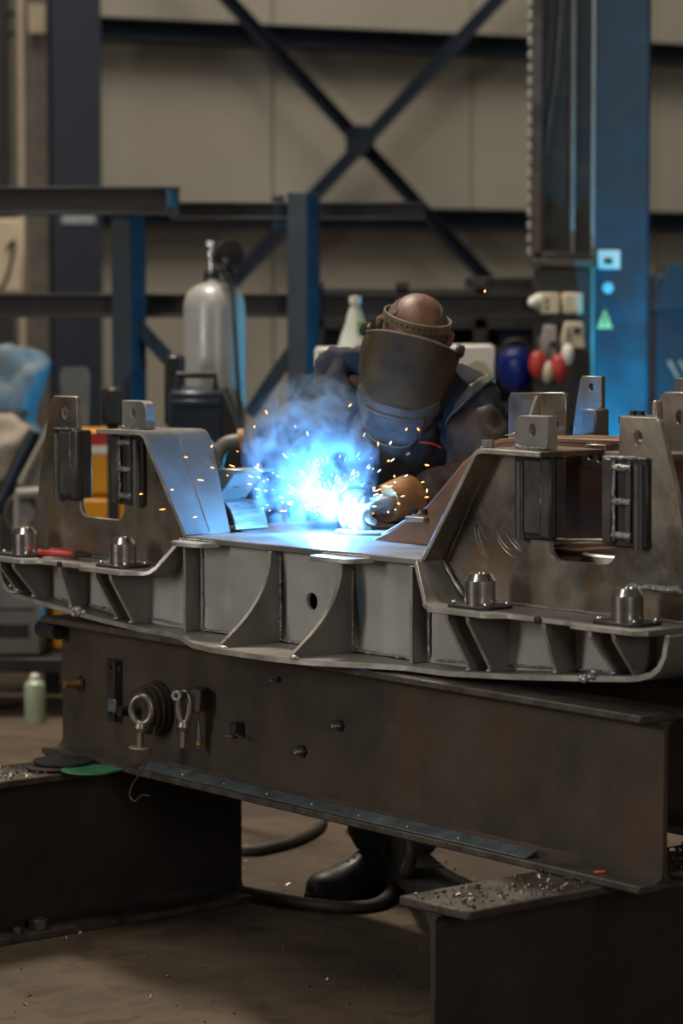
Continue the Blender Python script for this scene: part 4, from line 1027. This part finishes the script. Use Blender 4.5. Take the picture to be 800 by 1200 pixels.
for sx in (-1, 1): lathe('wheel', [(0, -.02), (.06, -.02), (.07, -.012), (.07, .012), (.06, .02), (0, .02)], M_rubber, o, (sx * (wd / 2 - .05), .02, -.0), (0, PI / 2, 0))
zb_ = o.location.z
rbox('stand', (-wd / 2, .02, -zb_ + .0), (wd / 2, .40, 0), M_black, o)
# black posts left of the cylinder, blue arc light painted on as edge strips
o, wd, h = machine('control_box', 'narrow black control box with a blue lit edge left of the cylinder', 192, 216, 416, 500, 10.28, .10, M_black); rbox('edge_strip', (wd / 2 - .018, -.006, .02), (wd / 2, 0, h - .01), M_blue, o, .001); rbox('stand_leg', (-.02, .02, -o.location.z), (.02, .06, 0), M_black, o)
o, wd, h = machine('control_box', 'small black box low beside the left rack post', 120, 142, 454, 500, 10.4, .10, M_black); rbox('edge_strip', (wd / 2 - .012, -.006, .01), (wd / 2, 0, h - .01), M_blue, o, .001); rbox('stand_leg', (-.02, .02, -o.location.z), (.02, .06, 0), M_black, o)
# orange welding power source
OY = 10.9
a = at(57, 505, OY); b = at(163, 640, OY)
orr = thing('welding_power_source', 'orange welding power source with a red and white label', 'welding machine', ((a.x + b.x) / 2, OY, .220))
W_ = b.x - a.x; H2 = a.z - .22
rbox('lower_case', (-W_ / 2, 0, 0), (W_ / 2, .3, H2 * .70), M_orange, orr, .015)
rbox('upper_case', (-W_ / 2, .004, H2 * .706), (W_ / 2, .3, H2), M_orange, orr, .015)
s_ = px(OY)
rbox('red_label', (-W_ / 2 + .12, -.004, H2 - .055), (W_ / 2 - .01, .004, H2 - .005), M_red, orr, .001)
rbox('white_label', (-W_ / 2 + .12, -.005, H2 - .085), (W_ / 2 - .01, .004, H2 - .056), M_white, orr, .001)
rbox('switch_plate', (.055, -.008, H2 - .165), (.10, .004, H2 - .105), M_ink, orr, .003)
tube('switch_knob', [(.078, 0, H2 - .135), (.078, -.02, H2 - .135)], .012, M_orange, orr, seg=12)
for a_, b_ in ((-.09, H2 - .26), (.07, H2 - .26)): lathe('screw', [(0, 0), (.006, 0), (0, .004)], M_black, orr, (a_, -.001, b_), (PI / 2, 0, 0), seg=8)
# its trolley
tro = thing('trolley', 'low dark steel trolley under the orange power source', 'trolley', ((a.x + b.x) / 2 - .1, OY, 0))
rbox('deck', (-.50, -.20, .165), (.32, .33, .218), M_black, tro)
for x in (-.38, .15):
    for y in (-.10, .25): lathe('wheel', [(0, -.02), (.065, -.02), (.072, -.012), (.072, .012), (.065, .02), (0, .02)], M_rubber, tro, (x, y, .073), (0, PI / 2, 0)); rbox('caster_fork', (x - .03, y - .02, .11), (x + .03, y + .02, .165), M_black, tro)
# grey cabinet left of it
o, wd, h = machine('grey_cabinet', 'grey machine cabinet under the left end of the frame', -30, 50, 660, 768, 10.75, .30, M_greyp); rbox('panel_line', (-wd / 2 + .03, -.004, h * .5), (wd / 2 - .03, .004, h * .5 + .01), M_black, o, .001)
rbox('vent', (-wd / 2 + .05, -.005, h * .2), (wd / 2 - .05, .003, h * .35), M_black, o, .001)
o.location.z = .220
# grey slanted frame and handwheel clutter on the left
fg_ = thing('slanted_frame', 'light grey slanted tube frame at the left behind the tower', 'frame', at(20, 650, 10.9)); fg_.location.z = 0
def fp(x, y, Y=10.9): return at(x, y, Y) - fg_.location
tube('tube', [fp(24, 566), fp(62, 492), fp(62, 488)], .012, M_lightgrey, fg_); tube('tube', [fp(20, 578), fp(58, 576)], .02, M_lightgrey, fg_); tube('tube', [fp(20, 578), fp(20, 664)], .014, M_lightgrey, fg_); tube('tube', [fp(46, 577), fp(46, 664)], .012, M_greyp, fg_)
tube('cable', spline([fp(30, 640), fp(8, 610), fp(14, 585), fp(34, 590)], 6), .010, M_hose, fg_)
lathe('handwheel', [(.010, -.01), (.035, -.01), (.035, .01), (.010, .01)], M_greyp, fg_, fp(30, 600), (PI / 2, 0, 0))
plate('gusset', [(0, 0), (.09, 0), (.09, .16)], 'xz', 0, .01, M_greyp, fg_).location = fp(26, 572, 10.93)
# tarp and sack
def lump(name, label, cat, cx, cy, Y, sx, sy, sz, m, seed, rot=(0, 0, 0), amp=.25):
    bm = bmesh.new(); bmesh.ops.create_icosphere(bm, subdivisions=4, radius=1)
    for v in bm.verts:
        c_ = v.co.copy(); mx = max(abs(c_.x), abs(c_.y), abs(c_.z)); c_ = c_.lerp(c_ / mx * .85, .55)
        c_ *= 1 + amp * noise.noise(v.co * 1.7 + Vector((seed, 0, 0))) + .08 * noise.noise(v.co * 5 + Vector((seed, 3, 0)))
        v.co = Vector((c_.x * sx, c_.y * sy, c_.z * sz))
    o = fin(name, bm, m, None, at(cx, cy, Y), rot, 0, 80); tag(o, label, cat); return o
lump('folded_tarp', 'blue grey crumpled tarp heaped at the far left', 'tarp', 12, 452, 11.5, .142, .2, .17, M_bluetarp, 3, (0, .35, 0))
lump('beige_sack', 'beige cloth sack hanging under the tarp at the left', 'sack', 4, 522, 11.4, .125, .18, .147, M_sack, 8, (0, .5, 0))
tb_ = thing('steel_bench', 'dark steel bench at the left carrying tarp and sack', 'bench', at(20, 500, 11.5)); tb_.location.z = 0
for zz in (at(0, 505, 11.5).z - .02, at(0, 560, 11.5).z - .05): rbox('bench_rail', (-.5, -.25, zz - .03), (.42, -.18, zz + .02), M_darkbeam, tb_)
rbox('bench_top', (-.5, -.2, at(0, 565, 11.5).z - .08), (.20, .3, at(0, 565, 11.5).z - .05), M_darkbeam, tb_)
for x in (-.45, .15): rbox('bench_leg', (x - .03, -.2, 0), (x + .03, -.14, at(0, 505, 11.5).z), M_navy, tb_)
diag_ = tube('bench_strut', [at(40, 505, 11.25) - tb_.location, at(-6, 600, 11.25) - tb_.location], .025, M_rack, tb_)
o = thing('perspex_guard', 'rounded translucent grey guard plate behind the left tower tip', 'guard', at(88, 470, 11.21)); 
plate('panel', [(-.05, -.14), (.05, -.14), (.058, .10), (.045, .13), (-.045, .13), (-.058, .10)], 'xz', 0, .008, mat('smoky_plastic', (.10, .12, .13), .35), o)
rbox('guard_post', (-.02, .008, -o.location.z), (.02, .03, -.05), M_darkbeam, o)
# cream box on the wall side far left
o, wd, h = machine('switch_box', 'cream switch box at the left edge under the high beam', -20, 28, 256, 345, 15.5, .2, M_cream)
rbox('door_panel', (-wd / 2 + .02, -.008, .02), (wd / 2 - .02, 0, h - .02), M_cream, o, .002); tube('cable', spline([(.02, -.02, h * .6), (.06, -.03, h * .7), (.03, -.02, h * .3), (-.02, -.02, .02)], 5), .008, M_black, o)
rbox('stand_leg', (-.04, .05, -o.location.z), (.04, .12, 0), M_darkbeam, o)
# spray can on the floor
q = at(41, 850, 10.0); q = Vector((at(41, 849, 10.4).x, 10.4, 0))
yf = F_PX * CAM_H / (849 - 340); q = at(41, 849, yf); q.z = 0
can = thing('spray_can', 'pale green spray can standing on the floor at left', 'spray can', q)
k = yf / F_PX
lathe('can', [(0, 0), (12 * k, 0), (12.5 * k, .006), (12.5 * k, 42 * k), (11.5 * k, 46 * k), (7 * k, 50 * k), (0, 50 * k)], M_paleg, can, seg=28)
lathe('cap', [(0, 0), (6 * k, 0), (6 * k, 5 * k), (3 * k, 8 * k), (0, 8 * k)], M_white, can, (0, 0, 50 * k), seg=20)
# shelving and clutter behind the welder
SY = 13.2
sh = thing('dark_shelving', 'dark steel shelving behind the welder across the hall', 'shelving', (at(500, 340, SY).x, SY, 0))
def sx(x): return at(x, 340, SY).x - sh.location.x
def sz(y): return at(400, y, SY).z
for y, t in ((338, .05), (372, .05), (405, .04), (470, .05)): rbox('shelf_board', (sx(368), -.25, sz(y) - t), (sx(640), .3, sz(y)), M_darkbeam, sh)
for x in (372, 470, 560, 636): rbox('upright', (sx(x) - .03, -.25, 0), (sx(x) + .03, -.19, sz(330)), M_darkbeam, sh)
rbox('back_panel', (sx(368), .3, 0), (sx(640), .32, sz(372)), M_darkbeam, sh)
def cbox(name, label, cat, x0, x1, y0, y1, m, Y=None, d=.25):
    Y = Y or SY - .2
    a = at(x0, y0, Y); b = at(x1, y1, Y)
    o = thing(name, label, cat, ((a.x + b.x) / 2, Y, b.z)); w_ = b.x - a.x; h = a.z - b.z
    rbox('body', (-w_ / 2, 0, 0), (w_ / 2, d, h), m, o, .006)
    return o, w_, h
o, w_, h = cbox('carton', 'cream carton with tan panel right of the welders head', 'box', 526, 579, 405, 497, M_white, 10.26, .25); plate('tan_panel', circ(.02, h * .60, .05, 20, .06), 'xz', -.004, 0, M_card, o)
o, w_, h = cbox('carton', 'white carton behind the welders right shoulder', 'box', 369, 420, 408, 497, M_white, 10.26, .25); rbox('lid_tape', (-.02, -.003, 0), (.02, 0, h), M_card, o, .001)
o, w_, h = cbox('parts_bin', 'dark parts bin on the upper shelf at left of the braces', 'bin', 545, 625, 325, 372, M_greyp); rbox('lip', (-w_ / 2, -.02, h - .04), (w_ / 2, 0, h), M_black, o)
o, w_, h = cbox('parts_bin', 'low dark bin on the middle shelf right of the carton', 'bin', 584, 634, 380, 405, M_navy); rbox('lip', (-w_ / 2, -.02, h - .03), (w_ / 2, 0, h), M_black, o)
# plastic bottle
q = at(416, 408, 10.36); k = 10.36 / F_PX
o = thing('plastic_bottle', 'milky plastic spray bottle with green label behind the mask', 'bottle', q)
lathe('body', [(0, 0), (19 * k, 0), (20 * k, 4 * k), (17 * k, 14 * k), (11 * k, 30 * k), (9 * k, 40 * k), (6 * k, 48 * k), (5 * k, 52 * k), (0, 52 * k)], M_bottle, o, seg=28)
lathe('cap', [(0, 0), (7 * k, 0), (7 * k, 8 * k), (0, 9 * k)], M_white, o, (0, 0, 52 * k)); rbox('label', (2 * k, -16 * k, 14 * k), (13 * k, -8 * k, 32 * k), M_labelg, o, .001)
# right mast: dark lifting mast, cable chain, blue column
KY = 11.8
bc = thing('blue_column', 'bright blue painted steel column lit cyan near its foot', 'column', (at(727, 340, KY).x, KY, 0), (0, 0, 0))
wc = 67 * px(KY)
rbox('box_section', (-wc / 2, 0, 0), (wc / 2, .24, 4.2), M_blue, bc, .01)
rbox('corner_strip', (-wc / 2 - .006, -.006, 0), (-wc / 2 + .008, .01, 4.2), M_lightgrey, bc, .002)
rbox('base_plate', (-wc / 2 - .1, -.1, 0), (wc / 2 + .1, .34, .03), M_blue, bc)
def zc(y): return at(727, y, KY).z
def xc(x): return at(x, 340, KY).x - bc.location.x
rbox('name_plate', (xc(700), -.006, zc(315)), (xc(726), 0, zc(293)), M_white, bc, .001)
rbox('plate_symbol', (xc(707), -.010, zc(309)), (xc(717), -.006, zc(303)), M_ink, bc, .001)
lathe('reflected_spot', [(0, 0), (6.5 * px(KY), 0), (6 * px(KY), .002), (0, .002)], mat('painted_cyan_reflection', (.35, .62, .70), .4), bc, (xc(712), -.0005, zc(337)), (PI / 2, 0, 0))  # pale disc painted as a reflected spot of arc light
wsn = plate('warning_triangle', [(xc(699), zc(385)), (xc(718), zc(385)), (xc(708.5), zc(361))], 'xz', -.004, 0, M_yellow, bc)
rbox('warning_mark', (xc(707.5), -.006, zc(380)), (xc(709.5), -.004, zc(369)), M_ink, wsn, .0005)
# mast
ms_ = thing('lifting_mast', 'black lifting mast with guide frame beside the blue column', 'mast', (at(660, 340, KY).x, KY - .05, 0))
def xm(x): return at(x, 340, KY - .05).x - ms_.location.x
def zm(y): return at(660, y, KY - .05).z
rbox('mast_body', (xm(636), .05, 0), (xm(692), .30, 4.2), M_black, ms_)
rbox('guide_rail', (xm(621), -.04, zm(306)), (xm(633), .05, 4.2), M_beamtop, ms_)
rbox('guide_rail', (xm(668), .0, zm(306)), (xm(673), .05, 4.2), M_greyp, ms_)
rbox('frame_foot', (xm(621), -.06, zm(313)), (xm(697), .02, zm(304)), M_beamtop, ms_)
rbox('frame_foot', (xm(625), -.04, zm(303)), (xm(697), .02, zm(296)), M_darkbeam, ms_)
rbox('frame_side', (xm(690), -.05, zm(313)), (xm(697), .03, zm(290)), M_beamtop, ms_)
tube('sling_cable', [(xm(664), -.02, 3.1), (xm(650), -.02, zm(90)), (xm(637), -.02, zm(180)), (xm(637), -.02, zm(300))], .006, M_hose, ms_)
for i in range(26):
    z = zm(300) + i * .052
    rbox('chain_link', (xm(617.5), -.03, z), (xm(622), .03, z + .034), M_lightgrey, ms_, .003)
# tools hanging on the mast base
tool = thing('hanging_hook_board', 'dark board on the mast carrying sockets and gear', 'board', (at(655, 340, KY - .1).x, KY - .12, zm(500)))
rbox('board', (-.10, .03, 0), (.13, .06, zm(315) - zm(500)), M_black, tool)
rbox('board_leg', (-.02, .03, -zm(500)), (.02, .06, 0), M_black, tool)
o, w_, h = cbox('socket_box', 'cream socket box on the mast with a beak shaped plug', 'socket', 633, 656, 343, 368, M_cream, KY - .19, .07)
tube('plug', [(-w_ / 2, .03, h * .6), (-w_ / 2 - .03, .0, h * .55), (-w_ / 2 - .048, -.01, h * .45)], [.034, .024, .006], M_white, o)
for dy in (.3, .6): lathe('socket_hole', [(0, 0), (.008, 0), (0, .002)], M_ink, o, (-.012, -.001, h * dy), (PI / 2, 0, 0), seg=10)
o, w_, h = cbox('socket_box', 'plain square cream socket box on the mast', 'socket', 659, 683, 343, 368, M_cream, KY - .19, .07); rbox('cover', (-w_ / 2 + .008, -.006, .008), (w_ / 2 - .008, 0, h - .008), M_cream, o, .002)
def tri(name, label, x0, x1, x2, x3, y0, y1, m):
    Y = KY - .2; o = thing(name, label, 'torch holder', at((x0 + x1) / 2, y1, Y)); f = lambda x, y: tuple((at(x, y, Y) - o.location)[i] for i in (0, 2))
    plate('flap', [f(x0, y1), f(x1, y1), f(x3, y0), f(x2, y0)], 'xz', 0, .07, m, o, bevel=.006); rbox('slot', (.005, -.006, .06), (.035, 0, .085), M_ink, o, .002); return o
tri('torch_holder', 'cream flared torch holder below the plain socket box', 654, 686, 662, 683, 377, 409, M_cream)
tri('torch_holder', 'greyish flared torch holder left of the cream one', 631, 652, 637, 652, 381, 425, mat('dull_cream', (.35, .30, .26), .6))
def blob(name, label, cat, x, y, Y, rx, ry, rz, m):
    bm = bmesh.new(); bmesh.ops.create_uvsphere(bm, u_segments=24, v_segments=14, radius=1)
    for v in bm.verts: v.co = Vector((v.co.x * rx * (1 + .12 * v.co.z), v.co.y * ry, v.co.z * rz))
    o = fin(name, bm, m, None, at(x, y, Y), None, 0, 90); tag(o, label, cat); return o
hel = blob('blue_hard_hat', 'royal blue hard hat hanging right of the welder', 'hard hat', 603, 434, KY + .1, .078, .10, .098, M_royal)
tube('strap', [(-.05, 0, .08), (-.03, 0, .115), (.01, 0, .125), (.04, 0, .11), (.055, 0, .08)], .008, M_darkbeam, hel)
for x, y, m_, lab in ((630, 428, M_red, 'red ear muff hanging left under the torch holders'), (655, 432, M_red, 'red ear muff hanging right under the torch holders'), (641, 436, M_cream, 'tan glove hanging between the ear muffs'), (665, 416, M_white, 'white tag hanging under the cream torch holder')):
    b_ = blob('ear_muff' if m_ is M_red else ('work_glove' if m_ is M_cream else 'hanging_tag'), lab, 'ear muff' if m_ is M_red else ('glove' if m_ is M_cream else 'tag'), x, y, KY - .24, .036 if m_ is M_red else .026, .03, .058 if m_ is M_red else .045, m_)
    tube('hanging_cord', [(0, .01, .03), (.005, .02, .085), (.005, .05, .11)], .005, M_darkbeam, b_)
# machines right of the column
o, w_, h = cbox('navy_machine', 'navy sloped machine hood right of the blue column', 'machine', 768, 830, 322, 470, M_navy, 13.0, .6); plate('hood', [(-w_ / 2 - .02, h * .72), (w_ / 2, h * .72), (w_ / 2, h + .05), (-w_ / 2 + .06, h + .05)], 'xz', -.05, .5, M_rack, o); rbox('pedestal', (-w_ / 2, .05, -o.location.z), (w_ / 2, .5, 0), M_darkbeam, o)
for i in range(3): tube('lever', [(-.06 + .05 * i, -.02, h * .32), (-.02 + .05 * i, -.05, h * .18)], .012, M_lightgrey, o)
# dark bench behind the welder carrying cartons and a bottle
wbx0, wbx1 = at(300, 340, 10.2).x, at(592, 340, 10.2).x
o = thing('workbench', 'dark workbench in the shade behind the welder', 'workbench', ((wbx0 + wbx1) / 2, 10.2, 0)); hw = (wbx1 - wbx0) / 2
rbox('bench_top', (-hw, 0, 1.05), (hw, .42, 1.10), M_darkbeam, o)
for x in (-hw + .04, hw - .04):
    for y in (.05, .37): rbox('bench_leg', (x - .03, y - .03, 0), (x + .03, y + .03, 1.05), M_navy, o)
o = thing('arc_shade_table', 'low dark table added out of sight to keep arc light off the floor', 'table', (1.15, 11.05, 0))  # unseen table added to stop the second arc lighting the floor
rbox('table_top', (-.42, -.5, .46), (.75, .5, .50), M_darkbeam, o)
rbox('light_baffle', (-.06, .10, .50), (-.05, .42, .92), M_darkbeam, o)  # hidden panel added to shade the sockets from the second arc
for x in (-.36, .65):
    for y in (-.38, .42): rbox('leg', (x - .03, y - .03, 0), (x + .03, y + .03, .46), M_darkbeam, o)
# curved pipe and orange knob behind the left bracket
o = thing('extraction_pipe', 'bent grey pipe with orange ring behind the curled bracket', 'pipe', at(262, 560, 8.6)); o.location.z = 0
tube('pipe', spline([at(250, 600, 8.6) - o.location, at(253, 545, 8.6) - o.location, at(262, 522, 8.6) - o.location, at(280, 517, 8.6) - o.location], 6), .022, M_greyp, o, seg=14)
tube('stand', [(at(250, 600, 8.6) - o.location), Vector(((at(250, 600, 8.6) - o.location).x, 0, 0))], .018, M_greyp, o)
tube('ring', [at(280, 517, 8.6) - o.location, at(287, 516, 8.6) - o.location], .036, M_cuff, o, seg=18)

# hoses on the floor
def fpt(x, y, z=.016):
    d = at(x, y, 1.0) - Vector((0, 0, CAM_H)); return Vector((0, 0, CAM_H)) + d * ((z - CAM_H) / d.z)
o = tube('air_hose', spline([fpt(200, 1030), fpt(288, 1046), fpt(340, 1056), fpt(400, 1063), fpt(445, 1058), fpt(470, 1042) + Vector((0, 0, .03)), at(482, 1005, 7.15), at(483, 960, 7.2), at(480, 900, 7.35)], 8), .0165, M_hose, None, seg=12); tag(o, 'thick dusty hose looping up beside the welders boots', 'hose')
o = tube('air_hose', spline([fpt(200, 985), fpt(285, 996), fpt(320, 992), fpt(352, 982), fpt(375, 966), fpt(372, 945), fpt(340, 930)], 8), .0145, M_hose, None, seg=12); tag(o, 'black hose curving on the floor behind the left trestle', 'hose')
o = lathe('steel_ring', [(.022, 0), (.032, 0), (.034, .006), (.032, .012), (.022, .012)], M_turned, None, fpt(418, 977, 0), seg=24); tag(o, 'small bright steel ring on the floor left of the boots', 'ring')
# litter on the floor
rnd = random.Random(3)
bm = bmesh.new()
for i in range(260):
    s = rnd.uniform(.0015, .006); x = rnd.uniform(-1.0, .8); y = rnd.uniform(5.4, 8.2)
    r = bmesh.ops.create_cube(bm, size=1); bmesh.ops.transform(bm, matrix=Matrix.Translation((x, y, s * .3)) @ Euler((rnd.random() * 3, rnd.random() * 3, rnd.random() * 6)).to_matrix().to_4x4() @ Matrix.Diagonal((s * 2, s, s * .6, 1)), verts=r['verts'])
o = fin('floor_grit', bm, M_chip, None, smooth=0); tag(o, 'tiny metal grit strewn over the concrete floor', 'grit', kind='stuff')

GROUPS = {'trestle_beam': 'trestle beams on the floor', 'carrying_beam': 'beams under the welded frame', 'stored_beam': 'beams stored on the rack', 'rack_post': 'posts of the storage rack',
          'socket_box': 'socket boxes on the mast', 'torch_holder': 'torch holders on the mast', 'ear_muff': 'ear muffs on the mast', 'carton': 'cartons on the workbench', 'control_box': 'small control boxes',
          'parts_bin': 'bins on the dark shelving', 'eye_bolt': 'eye bolts on the beam web', 'hexagon_nut': 'nuts on the trestle foot', 'steel_disc': 'discs on the left trestle', 'web_bolt': 'bolts in the beam web', 'air_hose': 'hoses on the floor'}
for o in SC.objects:
    k_ = o.name.split('.')[0]
    if o.parent is None and k_ in GROUPS: o['group'] = GROUPS[k_]
